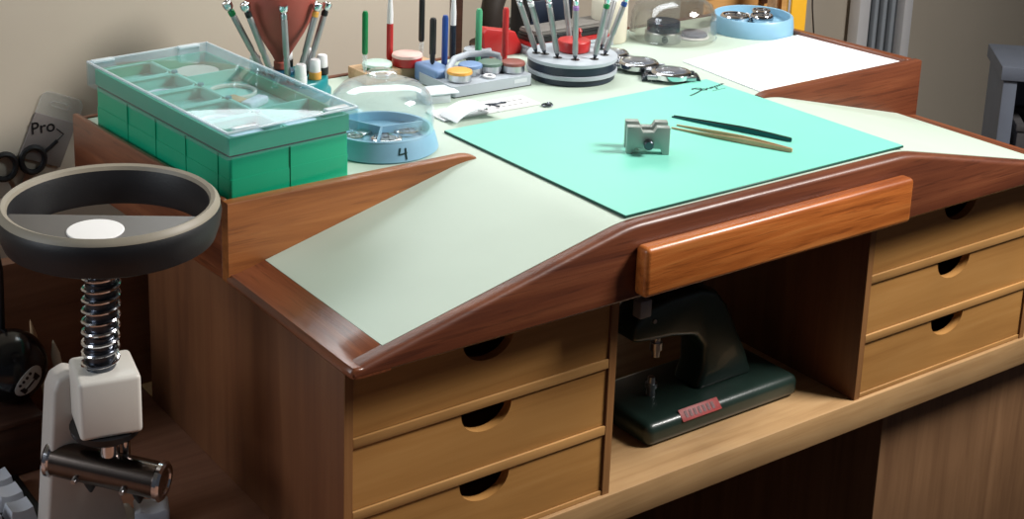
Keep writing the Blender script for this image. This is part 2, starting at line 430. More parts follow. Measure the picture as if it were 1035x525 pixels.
# gallery walls (wedges) dividing the raised back from the wings
for sgn in (0, 1):
    q = (lambda x: x) if sgn == 0 else (lambda x: XL+XR-x)
    X = [XL+(22.6-XL)*i/40 for i in range(41)]
    t_ = bmesh.new(); rings = []
    for x in X:
        zb_ = min(zprof(x, YWD), H)-.5; zt_ = H+.6-.1*(x-XL)/23
        if x > 21.2: zt_ -= .3*((x-21.2)/1.4)**2
        rings.append([t_.verts.new((q(x), y, z)) for y, z in ((YWD, zb_), (YWD, zt_-.14), (YWD+.05, zt_-.04), (YWD+.16, zt_), (YWD+.92, zt_), (YWD+1.05, zt_-.05), (YWD+1.1, zt_-.16), (YWD+1.1, zb_))])
    for a, b in zip(rings, rings[1:]):
        for k in range(8): t_.faces.new((a[k], a[(k+1) % 8], b[(k+1) % 8], b[k]))
    t_.faces.new(rings[0]); t_.faces.new(rings[-1]); bmesh.ops.recalc_face_normals(t_, faces=t_.faces)
    m = MB(); m.add(t_)
    m.obj('gallery_wall', WEDGE if sgn == 0 else MAHOG_X, bt)
    x0, x1 = (XL, XL+.6) if sgn == 0 else (XR-.95, XR)
    y0, y1 = YWD+1.12, 43.6
    m = MB(); m.prism([(x0, y0), (x1, y0), (x1+SK*(y1-YWD), y1), (x0+SK*(y1-YWD), y1)], 18.05, H+.58, 'z', .2, 3)
    m.obj('side_rim', MAHOG_Y, bt)
m = MB(); m.prism([(XL+.75+SK*27, 43.0), (XR-1.0+SK*27, 43.0), (XR-1.0+SK*27, 43.6), (XL+.75+SK*27, 43.6)], 18.05, H+.2, 'z', .08, 2); m.obj('back_rim', MAHOG_X, bt)
# pale liner glued on the wings and the flat
m = MB(); X = [2.42+(XR+XL-2*2.42)*i/140 for i in range(141)]
m.grid(X, [-1.12, 4, 10, YWD-.02], lambda x, y: zprof(x, y)+.06, .15)
m.prism([(XL+.75+SK*1.2, YWD+1.12), (XR-1.0+SK*1.2, YWD+1.12), (XR-1.0+SK*27, 42.95), (XL+.75+SK*27, 42.95)], H-.09, H+.06, 'z')
m.box(22.4, XR+XL-22.4, YWD-.02, YWD+1.15, H-.09, H+.06)
m.obj('liner', LINER, bt)
# pull-out apron board
m = MB(); m.box(24.15, 54.5, -3.75, -2.31, 18.6, 22.65, .42, 4)
m.obj('apron_board', APRON, bt)

# ------------------------------------------------------------------ mat and paper
HL = H+.07
t = thing('bench_mat', 'turquoise green cutting mat lying on the flat front of the bench', 'mat', (24.24, -.99, HL), math.radians(.2))
MB().box(0, 32, 0, 24, 0, .2, .04, 1).obj('sheet', MATEDGE, t)
MB().box(.06, 31.94, .06, 23.94, .2, .23, .0).obj('surface', MAT, t)
def ribbon(m, pts, w, z, th=.012):
    for a, b in zip(pts, pts[1:]):
        d = Vector((b[0]-a[0], b[1]-a[1], 0)); n = Vector((-d.y, d.x, 0)).normalized()*w/2
        e = d.normalized()*w*.3
        P = [Vector((a[0], a[1], 0))-n-e, Vector((b[0], b[1], 0))-n+e, Vector((b[0], b[1], 0))+n+e, Vector((a[0], a[1], 0))+n-e]
        m.prism([(p.x, p.y) for p in P], z, z+th, 'z')
m = MB()
# script signature: long lead-in swash, looped capital, running small letters, small line beneath
ribbon(m, [(-.4, -.45), (.3, -.25), (1.0, 0), (1.7, .3), (2.1, .6), (2.2, .9), (1.9, 1.12), (1.45, 1.15), (1.2, .95)], .2, .23)
ribbon(m, [(1.45, 1.1), (1.75, .7), (1.95, .28), (2.3, .15), (2.5, .4), (2.3, .6)], .2, .23)
ribbon(m, [(2.45, .28), (2.8, .55), (2.95, .35), (3.1, .3), (3.25, .6), (3.4, .4), (3.55, .65), (3.75, .4), (3.65, .05), (3.4, -.1)], .16, .23)
ribbon(m, [(3.75, .5), (4.0, .7), (4.15, .5), (4.3, .75), (4.5, .55), (4.7, .85), (4.95, .7), (5.1, .95), (5.35, .9)], .16, .23)
for x in (2.6, 3.0, 3.35, 3.75, 4.15): ribbon(m, [(x, -.42+.06*(x-2.6)), (x+.24, -.4+.06*(x-2.6))], .1, .23)
m.obj('script_logo', INK, t, (26.9, 21.0, 0))
tag(MB().prism([(57.9, 17.15), (78.9, 17.15), (79.0, 31.2), (59.1, 29.6)], 0, .12, 'z').obj('paper_sheet', PAPER, None, (0, 0, HL)),
    'blank white paper sheet on the raised right end of the bench', 'paper')

# ------------------------------------------------------------------ compartment box
BX, BY, BROT = 11.1, 23.4, 3.6
t = thing('organizer_box', 'green compartment box with a clear lid on the raised left end of the bench', 'storage box', (.12, 17.2, HL), math.radians(BROT))
m = MB()
vert = lambda e: abs((e.verts[0].co-e.verts[1].co).z) > .5
m.box(0, BX, 0, BY, 0, 1.85, .25, 3, sel=vert); m.box(0.04, BX-.04, .04, BY-.04, 1.85, 3.65, .25, 3, sel=vert)
for x in (BX*.5,): m.box(x-.07, x+.07, -.06, .1, .1, 3.6)
for y in (BY*.08, BY*.3, BY*.52, BY*.74): m.box(-.06, .1, y-.07, y+.07, .1, 3.6)
m.obj('lower_tray', GREEN, t)
MB().box(.15, BX-.15, .15, BY-.15, 3.65, 3.85).obj('gap_shade', BLACKP, t)  # black slab stands in for the shade in the gap between the trays
u = MB()
zt0, zt1 = 3.85, 5.25
u.box(0, BX, 0, BY, zt0, zt0+.25, .25, 3, sel=vert)
u.box(0, .28, 0, BY, zt0+.25, zt1); u.box(BX-.28, BX, 0, BY, zt0+.25, zt1); u.box(.28, BX-.28, 0, .28, zt0+.25, zt1); u.box(.28, BX-.28, BY-.28, BY, zt0+.25, zt1)
u.obj('upper_tray', GREEN, t)
XD = 5.4
dv = MB(); dv.box(XD-.14, XD+.14, .28, BY-.28, zt0+.25, zt1-.05)
for k in range(1, 5): dv.box(.28, XD-.14, k*BY/5-.12, k*BY/5+.12, zt0+.25, zt1-.05)
dv.box(XD+.14, BX-.28, BY*.72-.12, BY*.72+.12, zt0+.25, zt1-.05); dv.box(XD+.14, BX-.28, BY*.24-.1, BY*.24+.1, zt0+.25, zt1-.05)
for k in range(5):      # rounded pale cups inside the left compartments
    y0, y1 = k*BY/5+.2, (k+1)*BY/5-.2
    dv.tube([(x, y, zt1-.12) for x, y in arc(1.1, y0+.8, .72, 180, 270, 5)+arc(XD-.95, y0+.8, .72, 270, 360, 5)+arc(XD-.95, y1-.8, .72, 0, 90, 5)+arc(1.1, y1-.8, .72, 90, 180, 5)], .09, 6, True)
    dv.box(.45, XD-.25, y0+.05, y1-.05, zt0+.25, zt0+.32)
dv.box(XD+.25, BX-.4, .4, BY-.4, zt0+.25, zt0+.32)
dv.obj('divider', MINTP, t)
for k in range(1, 5): MB().cyl((XD, k*BY/5, zt1-.05), (XD, k*BY/5, zt1+.12), .3, .26, 12).obj('stud', TEALP, t)
l = MB(); e = .55
l.box(-e, BX+e, -e, BY+e, 5.72, 5.86, .05); l.box(-e, -e+.14, -e, BY+e, 3.75, 5.72); l.box(BX+e-.14, BX+e, -e, BY+e, 3.75, 5.72)
l.box(-e+.14, BX+e-.14, -e, -e+.14, 3.75, 5.72); l.box(-e+.14, BX+e-.14, BY+e-.14, BY+e, 3.75, 5.72)
lid = l.obj('clear_lid', LID, t)
l = MB()
for x0, x1, y0, y1 in ((-e, BX+e, -e, -e+.2), (-e, BX+e, BY+e-.2, BY+e), (-e, -e+.2, -e, BY+e), (BX+e-.2, BX+e, -e, BY+e)): l.box(x0, x1, y0, y1, 5.8, 5.98, .06)
for x, y in ((.9, -.1), (BX-1.7, -.1), (.3, BY-.1), (BX-2.2, BY-.1)): l.box(x-.6, x+1.5, y-.3, y+.4, 5.86, 6.1, .08)
l.obj('lid_rim', clear('lid_rim_clear', (.92, .97, 1), .1, 1.5, .4), lid)
B0 = Vector((.12, 17.2, HL))
def inbox(x, y, z=zt0+.33):
    a = math.radians(BROT); return (B0.x+x*math.cos(a)-y*math.sin(a), B0.y+x*math.sin(a)+y*math.cos(a), B0.z+z)
def ringobj(r, w, loc, label, mat=WHITEP):
    m = MB(); m.tube([(r*math.cos(2*PI*i/28), r*math.sin(2*PI*i/28), w) for i in range(28)], w, 6, True)
    return tag(m.obj('ring', mat, None, loc), label, 'ring', 'pale rings')
ringobj(1.5, .14, inbox(2.7, 15.7), 'thin white ring in the second rear left compartment of the green box')
ringobj(1.45, .16, inbox(2.8, 6.6), 'pale ring in the second front left compartment of the green box')
ringobj(2.0, .18, inbox(8.0, 13.2), 'large pale ring in the long right compartment of the green box', CREAM)
tag(MB().lathe([(0, 0), (1.5, 0), (1.9, .5), (1.9, .7), (1.5, .62), (0, .5)], 28).obj('dish', CREAM, None, inbox(7.9, 19.1)), 'pale round dish in the back right compartment of the green box', 'dish')
tag(MB().prism(arc(0, 0, 1.7, 10, 80, 8)+arc(0, 0, 1.2, 80, 10, 8), 0, .3, 'z').obj('curved_strip', WHITEP, None, inbox(1.6, 10.0)), 'curved white strip in the middle left compartment of the green box', 'strip')
m = MB(); m.box(-1.4, 1.4, -.6, .6, 0, .7, .25, 3); tag(m.obj('parts_packet', WHITEP, None, inbox(7.7, 9.0), .5), 'puffy white packet in the long right compartment of the green box', 'packet')
tag(MB().box(-1.9, 1.9, -1.1, 1.1, 0, .25, .08).obj('paper_label', PAPER, None, inbox(2.8, 2.0), .1), 'white paper slip in the front left compartment of the green box', 'paper slip')
tag(MB().box(-1.7, 1.7, -.9, .9, 0, .25, .08).obj('paper_label', PAPER, None, inbox(7.9, 2.5), -.2), 'white paper slip in the front right compartment of the green box', 'paper slip')
tag(MB().box(-.8, .8, -1.0, 1.0, 0, .4, .1).obj('cork_pad', CARD, None, inbox(6.8, 11.1-.2), .2), 'tan pad beside the puffy packet in the green box', 'pad')

# ------------------------------------------------------------------ covered parts trays
def round_tray(name, label, loc, R, h, lift=1.0):
    t = thing(name, label, 'parts tray', loc)
    m = MB(); m.lathe([(R*.97, 0), (R, .15), (R*.93, h*.8), (R*.9, h), (R*.84, h), (R*.82, h*.55), (0, h*.5)], 48)
    m.lathe([(0, 0.02), (R*.96, .02)], 48, cap=False)
    m.obj('tray', BLUEP, t)
    return t
T4 = (17.5, 22.9, HL); R4 = 4.95
t4 = round_tray('domed_parts_tray', 'blue round parts tray with a numeral under a clear knobbed dome', T4, R4, 1.75)
i = MB()
for ax in range(3):
    a = ax*2*PI/3+.4; i.box(-.08, .08, 0, R4*.8, .9, 1.75, .0, M=Matrix.Rotation(a, 4, 'Z'))
i.obj('compartment_wall', BLUEP, t4)
dm = MB(); ro = R4*.91
outer = [(ro, 1.55), (ro, 2.8), (ro*.985, 3.8), (ro*.92, 4.7), (ro*.78, 5.4), (ro*.55, 5.8), (ro*.25, 5.95), (.7, 5.97), (.6, 6.15), (1.25, 6.4), (1.3, 6.6), (1.0, 6.8), (0, 6.85)]
dm.lathe(outer, 48, cap=False)
dm.lathe([(ro-.12, 1.55), (ro-.12, 2.8), (ro*.985-.12, 3.75), (ro*.92-.12, 4.6), (ro*.77, 5.28), (ro*.54, 5.68), (0, 5.83)], 48, cap=False)
dm.obj('dome', DOME, t4)
m = MB()   # the numeral on the side of the tray
def on_side(a, z): 
    r = R4+.03-.07*R4*(z-.15)/1.25
    return (r*math.cos(a), r*math.sin(a), z)
a0 = -1.73
seg = lambda pts: m.tube([on_side(a0+x/R4, z) for x, z in pts], .065, 6)
seg([(-.3, 1.28), (-.38, .95), (-.42, .78), (-.1, .8), (.3, .86)]); seg([(.22, 1.25), (.2, .8), (.22, .32)])
m.obj('numeral', INK, t4)
def movement(loc, r, label, rz=0, h=.45):
    t = thing('watch_part', label, 'watch part', loc, rz, 'watch parts in the blue trays')
    MB().lathe([(0, 0), (r*.9, 0), (r, h*.3), (r, h*.8), (r*.9, h), (r*.8, h), (r*.76, h*.7), (0, h*.7)], 28).obj('ring_case', CHROME, t)
    m = MB()
    for k in range(5):
        a = k*1.3; m.cyl((r*.42*math.cos(a), r*.42*math.sin(a), h*.68), (r*.42*math.cos(a), r*.42*math.sin(a), h*.9), r*.24, r*.24, 12)
    m.obj('wheel', MOVEMENT, t)
    return t
zt4 = HL+.9
movement((T4[0]-.5, T4[1]-1.6, zt4), 1.35, 'bright watch ring at the front inside the numbered blue tray')
movement((T4[0]+2.2, T4[1]-.7, zt4), 1.1, 'watch ring at the right inside the numbered blue tray')
movement((T4[0]-2.6, T4[1]+.3, zt4), .9, 'small watch ring at the left inside the numbered blue tray')
tag(MB().prism([(-1.4, -.5), (.9, -.7), (1.5, 0), (.7, .6), (-1.2, .5)], 0, .25, 'z', .08).obj('watch_bridge', STEEL, None, (T4[0]-1.0, T4[1]+1.3, zt4), .5), 'flat steel watch bridge at the back inside the numbered blue tray', 'watch part')

# rear dome (no tray) with movement holder and dial inside
D2 = (65.4, 37.9, HL)
t = thing('glass_dome', 'clear dome cover over a movement holder at the back of the bench', 'dome cover', D2)
ro = 4.75
m = MB(); m.lathe([(ro+.1, 0), (ro+.1, .25), (ro, .35), (ro, 2.0), (ro*.97, 2.9), (ro*.88, 3.8), (ro*.68, 4.5), (ro*.35, 4.9), (.5, 4.95), (.5, 5.2), (1, 5.5), (.8, 5.9), (0, 5.95)], 48, cap=False)
m.lathe([(ro-.12, 0), (ro-.12, 2.0), (ro*.97-.12, 2.85), (ro*.88-.12, 3.7), (ro*.68-.1, 4.38), (0, 4.8)], 48, cap=False)
m.obj('dome', clear('dome_smoky', (.88, .87, .85), .06, 1.5, .02), t)
t = thing('movement_holder', 'steel movement holder with a dark top under the rear dome', 'movement holder', (63.3, 37.2, HL))
MB().lathe([(0, 0), (1.95, 0), (2.0, .1), (2.0, 1.1), (1.9, 1.2), (0, 1.2)], 36).obj('base', STEEL, t)
MB().lathe([(0, 1.2), (1.75, 1.2), (1.8, 1.35), (1.8, 2.2), (1.6, 2.35), (1.1, 2.3), (0, 2.3)], 36).obj('movement', plain('dark_movement', (44, 50, 68), .4, .5, var=.4, scale=300), t)
MB().cyl((-1.2, -1.55, .65), (-1.45, -1.9, .65), .35, .35, 12).obj('crown', DSTEEL, t)
t = thing('watch_dial', 'grey watch dial with a pale edge under the rear dome beside the holder', 'watch dial', (67.3, 36.6, HL))
MB().lathe([(0, 0), (1.75, 0), (1.8, .12), (1.7, .25), (0, .25)], 32).obj('edge', WHITEP, t)
MB().lathe([(0, .25), (1.55, .25), (1.5, .55), (1.2, .7), (0, .7)], 32).obj('face', DIAL, t)

# open blue tray at the far right back
D3 = (75.5, 35.7, HL); R3 = 4.65
t = thing('blue_parts_tray', 'open blue round tray of watch parts near the back right rim', 'parts tray', D3)
m = MB(); m.lathe([(R3, 0), (R3, .25), (R3*.96, 1.75), (R3*.93, 1.9), (R3*.89, 1.85), (R3*.87, 1.0), (0, .9)], 48); m.obj('tray', BLUEP, t)
for k, (dx, dy, r, lab) in enumerate(((-2.0, .8, 1.5, 'dark watch part at the left in the open blue tray'), (.6, -.8, 1.2, 'bright watch part at the front of the open blue tray'), (2.3, .9, 1.0, 'small watch part at the right in the open blue tray'))):
    movement((D3[0]+dx, D3[1]+dy, HL+1.02), r*1.1, lab, k, .9)
tag(MB().prism([(-1.5, -.4), (1.3, -.8), (1.7, .5), (-.6, 1.0)], 0, .12, 'z').obj('foil_piece', PAPER, None, (D3[0]+.6, D3[1]+1.9, HL+1.05), .3), 'crumpled pale slip in the open blue tray', 'slip')

# ------------------------------------------------------------------ screwdrivers
def screwdriver(label, p0, p1, ring, shaft=.18, head='cup', mat=None, r=.27):
    p0, p1 = Vector(p0), Vector(p1); L = (p1-p0).length
    t = thing('screwdriver', label, 'screwdriver', tuple(p0), 0, 'screwdrivers in the round stands')
    v = p1-p0; at = lambda f: v*f
    MB().prof(at(0), at(.16), [(.08, 0), (.12, .1), (shaft, .3), (shaft, 1)], 10).obj('blade', DSTEEL, t)
    MB().prof(at(.07), at(.82), [(shaft, 0), (r, .06), (r, .30), (r*.86, .33), (r*.86, .36), (r, .4), (r, .97), (r*.85, 1)], 14).obj('handle', mat or SDSTEEL, t)
    MB().prof(at(.82), at(.89), [(r*.82, 0), (r*1.06, .1), (r*1.06, .9), (r*.82, 1)], 14).obj('colour_ring', ring, t)
    if head == 'cup':
        MB().prof(at(.89), at(1.0), [(r*.7, 0), (r*1.5, .35), (r*1.6, .6), (r*1.55, .95), (r*1.2, 1), (r*1.0, .9), (0, .85)], 16).obj('swivel_head', CHROME, t)
    else:
        MB().prof(at(.89), at(1.0), [(r*.7, 0), (r*1.1, .3), (r*1.1, .9), (r*.9, 1), (0, 1)], 16).obj('swivel_head', CHROME, t)
    return t
# stand with teal base
TC = (17.7, 39.2, HL)
t = thing('screwdriver_stand', 'round teal screwdriver stand behind the green box', 'tool stand', TC)
MB().lathe([(0, 0), (3.6, 0), (3.8, .15), (3.8, .9), (3.5, 1.1), (3.5, 2.0), (3.35, 2.2), (0, 2.2)], 40).obj('base', TEALP, t)
MB().lathe([(0, 2.2), (1.3, 2.2), (1.3, 2.5), (1.2, 2.6), (0, 2.6)], 32, c=(-.45, 1.2, 0)).obj('hub', plain('teal_dark', (28, 90, 120), .35), t)
zb = HL+2.2
sd = [((15.6, 40.5), (11.6, 40.5, 34.05), GREENPEN, 'screwdriver with a green ring leaning furthest left in the teal stand'),
      ((15.8, 39.2), (12.7, 39.0, 34.1), BLACKP, 'screwdriver with a black ring leaning left in the teal stand'),
      ((16.3, 37.3), (15.8, 37.2, 33.95), STEEL, 'upright all-steel screwdriver in front of the red blower'),
      ((17.6, 37.7), (19.4, 37.0, 33.75), ORANGE, 'screwdriver with an orange ring right of the red blower'),
      ((18.9, 38.4), (21.0, 38.0, 33.4), BLACKP, 'screwdriver with a black ring leaning furthest right in the teal stand')]
for (x, y), p1, ring, lab in sd: screwdriver(lab, (x, y, zb+.02), p1, ring, .22, r=.3)
def capped(x, y, lab, col, z=zb, h=1.9, lean=(0, 0)):
    t = thing('capped_tube', lab, 'tube', (x, y, z+.02), 0, 'white-capped tubes in the teal stand')
    MB().lathe([(0, 0), (.58, 0), (.6, .1), (.6, .7), (0, .7)], 18).obj('tube', col, t)
    MB().lathe([(0, .7), (.52, .7), (.55, .8), (.5, h-.15), (.42, h), (0, h)], 18).obj('cap', WHITEP, t)
for x, y, lab, col in ((17.1, 36.3, 'white-capped tube at the front of the teal stand', WHITEP), (19.1, 37.1, 'white-capped tube with an orange base in the teal stand', ORANGE),
                       (20.5, 38.2, 'white-capped tube with a black base in the teal stand', BLACKP), (20.5, 40.6, 'white-capped tube at the right rear of the teal stand', WHITEP),
                       (18.9, 42.2, 'white-capped tube behind the red blower', BLACKP), (14.9, 41.2, 'white-capped tube left of the screwdrivers in the teal stand', WHITEP)):
    capped(x, y, lab, col)
t = thing('dust_blower', 'red rubber dust blower standing nozzle down in the teal stand', 'blower', (17.25, 40.4, HL+2.62))
MB().lathe([(0, 0), (.35, .05), (.55, .8), (.85, 1.4), (1.4, 2.3), (2.2, 3.6), (2.9, 4.9), (3.3, 6.3), (3.4, 7.6), (3.1, 9.2), (2.2, 10.6), (1.1, 11.3), (0, 11.5)], 40).obj('bulb', RUBBER, t)
MB().lathe([(.62, 0), (.7, .1), (.7, .7), (.6, .8)], 20).obj('nozzle_collar', RUBBER, t, (0, 0, .05))

# two-layer grey and black stand
SC = (45.75, 31.6, HL)
t = thing('screwdriver_stand', 'round grey and black layered screwdriver stand in the middle of the bench', 'tool stand', SC)
Rs = 4.55
MB().lathe([(0, 0), (Rs*.93, 0), (Rs*.95, .1), (Rs*.95, .62), (0, .62)], 48).obj('black_layer', NAVY, t)
MB().lathe([(0, .62), (Rs*.97, .62), (Rs, .68), (Rs, 1.02), (Rs*.97, 1.08), (0, 1.08)], 48).obj('grey_layer', GREYP, t)
MB().lathe([(0, 1.08), (Rs*.96, 1.08), (Rs*.98, 1.15), (Rs*.98, 1.9), (0, 1.9)], 48).obj('black_layer', NAVY, t)
MB().lathe([(0, 1.9), (Rs*.98, 1.9), (Rs, 1.97), (Rs, 2.28), (Rs*.96, 2.38), (0, 2.38)], 48).obj('grey_layer', GREYP, t)
holes = [(42.6, 33.4), (43.05, 32.6), (43.3, 30.9), (44.3, 29.4), (46.1, 28.6), (48.0, 29.3), (49.2, 31.2), (47.6, 34.2)]
for x, y in holes: MB().lathe([(0, 2.385), (.45, 2.385), (.45, 2.4), (0, 2.4)], 14, c=(x-SC[0], y-SC[1], 0)).obj('hole', BLACKP, t)
zs = HL+2.42
for (x, y), p1, ring, head, lab in (
    (holes[0], (39.9, 33.4, 32.9), STEEL, 'x', 'thin steel screwdriver at the far left of the grey and black stand'),
    (holes[1], (40.4, 32.2, 33.0), WHITEP, 'x', 'thin steel screwdriver second from left in the grey and black stand'),
    (holes[2], (41.9, 31.1, 33.0), STEEL, 'x', 'plain steel screwdriver third from left in the grey and black stand'),
    (holes[3], (43.9, 29.2, 32.8), plain('lilac', (150, 110, 170), .4), 'x', 'screwdriver with a lilac ring at the front of the grey and black stand'),
    (holes[4], (47.0, 28.0, 32.9), GREENPEN, 'x', 'screwdriver with a green ring right of front in the grey and black stand'),
    (holes[5], (50.0, 28.6, 32.6), BLUEPEN, 'x', 'screwdriver with a blue ring leaning right in the grey and black stand'),
    (holes[6], (51.6, 32.0, 32.2), WHITEP, 'x', 'steel screwdriver leaning far right in the grey and black stand'),
    (holes[7], (47.2, 35.0, 32.6), STEEL, 'x', 'steel screwdriver behind the red pot in the grey and black stand')):
    screwdriver(lab, (x, y, zs), p1, ring, .22, head, r=.29)
t = thing('red_pot', 'round red pot with a small knob on the grey and black stand', 'pot', (46.35, 32.1, zs))
MB().lathe([(0, 0), (1.5, 0), (1.62, .1), (1.68, 1.0), (1.6, 1.12), (0, 1.2)], 32).obj('body', REDP, t)
MB().lathe([(0, 1.1), (.32, 1.15), (.22, 1.5), (.35, 1.8), (.2, 2.05), (0, 2.1)], 16, c=(1.0, .5, 0)).obj('knob', REDP, t)

# ------------------------------------------------------------------ oiler block and pens
OB = (25.9, 38.9, HL)
t = thing('oiler_block', 'light wooden oiler block with two cups behind the domed tray', 'oiler block', OB, math.radians(-1))
m = MB(); m.box(0, 8.6, 0, 3.6, 0, 1.2, .1); m.obj('block', LIGHTWOOD, t)
def oil_cup(loc, r, h, body, top, label, lidh=.0, cap=None):
    t = thing('oil_cup', label, 'oil cup', loc, 0, 'oil cups')
    MB().lathe([(0, 0), (r*.93, 0), (r, .1), (r, h), (0, h)], 28).obj('cup', body, t)
    MB().lathe([(0, h), (r*1.03, h), (r*1.05, h+.08), (r*1.0, h+.28+lidh), (r*.85, h+.36+lidh), (0, h+.34+lidh)], 28).obj('lid', top, t)
    return t
oil_cup((27.9, 39.9+.2, HL+1.22), 1.45, .35, GREENPEN, plain('milky_green', (196, 222, 212), .3), 'green oil cup with a milky lid on the light wooden block')
oil_cup((31.2, 39.7, HL+1.22), 1.5, .9, REDP, plain('milky_pink', (226, 190, 182), .3), 'red oil cup with a milky pink lid on the light wooden block')
def pen(label, p0, h, top_mat, low_mat, low_f, top_shape='flat', r=.3, z_tip=True, lean=(0, 0)):
    t = thing('oiler_pen', label, 'oiler pen', p0, 0, 'oiler pens')
    e = Vector((lean[0], lean[1], h))
    at = lambda f: e*f
    if low_f > 0:
        MB().prof(at(0), at(low_f), [(.1, 0), (r*.7, .2), (r*.8, .9), (r*.7, 1)], 12).obj('tip_sleeve', low_mat, t)
    pr = [(r*.8, 0), (r, .04), (r, .94), (r*.7, 1)] if top_shape == 'flat' else [(r*.9, 0), (r, .05), (r*.95, .4), (r*.55, .85), (r*.15, 1)]
    if top_shape == 'two':
        MB().prof(at(low_f), at(.52), [(r*.9, 0), (r, .05), (r, 1)], 14).obj('grip', top_mat, t)
        MB().prof(at(.52), at(1), [(r*.95, 0), (r*.95, .3), (r*.5, .85), (r*.2, 1)], 14).obj('cap', WHITEP, t)
    else:
        MB().prof(at(low_f), at(1), pr, 14).obj('grip', top_mat, t)
    return t
pen('green oiler pen with a clear tip at the left of the oiler block', (26.1, 39.5, HL+1.22), 6.2, GREENPEN, CLEARP, .3)
pen('red oiler pen with a pointed white cap on the oiler block', (30.4, 41.7, HL+1.22), 7.6, REDP, REDP, .04, 'two', .34)
pen('tall black oiler pen with a clear tip at the right of the oiler block', (33.5, 40.6, HL+1.22), 6.4, BLACKP, CLEARP, .3)

# grey oil cup tray
GT = (30.75, 31.0, HL)
t = thing('oil_cup_tray', 'grey oil cup tray with a blue end block and arched handle', 'tray', GT, math.radians(-1.5))
m = MB(); m.box(0, 9.4, 0, 6.4, 0.12, 1.15, .45, 4, sel=vert); m.obj('body', GREYP, t)
MB().box(.15, 9.3, .1, 6.3, 0, .12).obj('foot', BLACKP, t)
m = MB(); m.box(.1, 2.3, 3.2, 7.3, .12, 1.95, .3, 3); m.obj('end_block', BLUEGREY, t)
m = MB(); m.tube([(1.2, 2.6, 1.0), (1.3, 2.9, 1.7), (1.9, 3.6, 2.05), (3.2, 4.7, 2.4), (5.5, 5.6, 2.4), (8.0, 5.8, 2.1), (9.0, 5.4, 1.85), (9.1, 5.2, 1.0)], .33, 10); m.obj('handle', GREYP, t)
m = MB(); m.box(7.15, 8.7, -.02, .0, .5, .9); m.obj('maker_mark', plain('pale_mark', (196, 202, 208), .5), t)
zg = HL+1.17
oil_cup((32.6, 32.6, zg), 1.2, .75, STEEL, ORANGE, 'steel oil cup with an orange lid at the front of the grey tray')
oil_cup((34.8, 33.9, zg), 1.15, .75, STEEL, BLUEGREY, 'steel oil cup with a blue lid behind the orange-lidded one')
oil_cup((37.0, 33.6, zg), 1.2, .75, STEEL, DGREENP, 'steel oil cup with a grey green lid in the middle of the grey tray')
oil_cup((39.0, 32.5, zg), 1.15, .75, STEEL, BROWNRED, 'steel oil cup with a brown red lid at the right of the grey tray')
ringobj(.5, .14, (35.7, 32.0, zg), 'small white ring lying on the grey oil cup tray')
pen('short black oiler pen at the left end of the grey tray', (32.0, 36.4, HL+1.97), 4.7, BLACKP, BLACKP, .2, 'flat', .34)
pen('blue oiler pen at the left end of the grey tray', (34.5, 37.9, HL+.1), 6.2, BLUEPEN, BLUEPEN, .1, 'flat', .32)
pen('navy oiler pen with a pointed white cap behind the grey tray', (36.4, 39.2, HL+.1), 9.0, NAVY, CLEARP, .12, 'two', .31)
pen('light green oiler pen at the back of the grey tray', (38.8, 38.1, HL+.1), 6.3, LGREENPEN, LGREENPEN, .22, 'flat', .34)
pen('red oiler pen at the back right of the grey tray', (41.2, 36.8, HL+.1), 6.4, REDP, REDP, .22, 'flat', .33)
t = thing('loupe_cup', 'navy round cup with a grey top behind the grey oil cup tray', 'cup', (41.0, 41.2, HL))
MB().lathe([(0, 0), (1.2, 0), (1.5, .8), (1.5, 1.0), (0, 1.0)], 28).obj('cup', NAVY, t)
MB().lathe([(0, 1.0), (1.48, 1.0), (1.45, 1.2), (1.2, 1.22), (0, 1.1)], 28).obj('lid', GREYP, t)
t = thing('small_clear_box', 'small clear lidded box between the domed tray and the grey tray', 'box', (28.9, 31.6, HL), math.radians(-12))
m = MB(); m.box(-1.3, 1.3, -1.2, 1.2, 0, .9, .1); m.obj('body', clear('milky', (.9, .95, .98), .2, 1.2, .5), t)
m = MB(); m.box(-1.7, 2.1, -1.35, 1.35, .9, 1.05, .05); m.obj('lid', plain('frosted_lid', (214, 222, 226), .4), t)

# red block, books and cases at the back
t = thing('red_block', 'red plastic faceted block behind the light green pen', 'block', (44.4, 40.9, HL), math.radians(0))
m = MB(); m.prism([(-2.6, 0), (2.0, 0), (2.3, .7), (1.3, 2.5), (-2.4, 3.3), (-2.9, 2.8)], 0, 1.6, 'y', .12, 2); m.obj('body', REDP, t)
for k, (x0, x1, z0, z1, mat, lab, nm) in enumerate((
    (46.6, 57.5, 0.0, .9, GREYP, 'pale grey flat box lowest in the stack at the bench back', 'flat_box'),
    (46.8, 57.0, .92, 1.35, REDP, 'thin red case in the stack at the bench back', 'thin_case'),
    (46.9, 57.3, 1.37, 2.1, BLACKP, 'dark flat case in the stack at the bench back', 'flat_case'),
    (47.2, 57.0, 2.12, 2.6, plain('case_grey', (112, 108, 104), .5), 'dull grey flat case topmost in the stack at the bench back', 'flat_case'))):
    t = thing(nm, lab, 'case', (x0, 38.6+.2*k, HL+z0+.01))
    L, D, hh = x1-x0, 3.6-.2*k, z1-z0
    MB().box(0, L, 0, D, 0, hh*.62, .06).obj('base', mat, t); MB().box(.05, L-.05, .05, D-.05, hh*.66, hh, .06).obj('lid', mat, t)
t = thing('black_case', 'black upright case behind the red pot', 'case', (55.0, 46.5+.2, 0.01))
MB().box(-3.4, 3.4, 0, 3, 0, 30, .3).obj('body', BLACKP, t); MB().box(-2.8, 2.8, -.2, 0, 22, 28, .1).obj('front_panel', NAVY, t)
t = thing('white_bottle', 'cream upright bottle behind the screwdrivers of the grey and black stand', 'bottle', (58.2, 40.4, HL+.01))
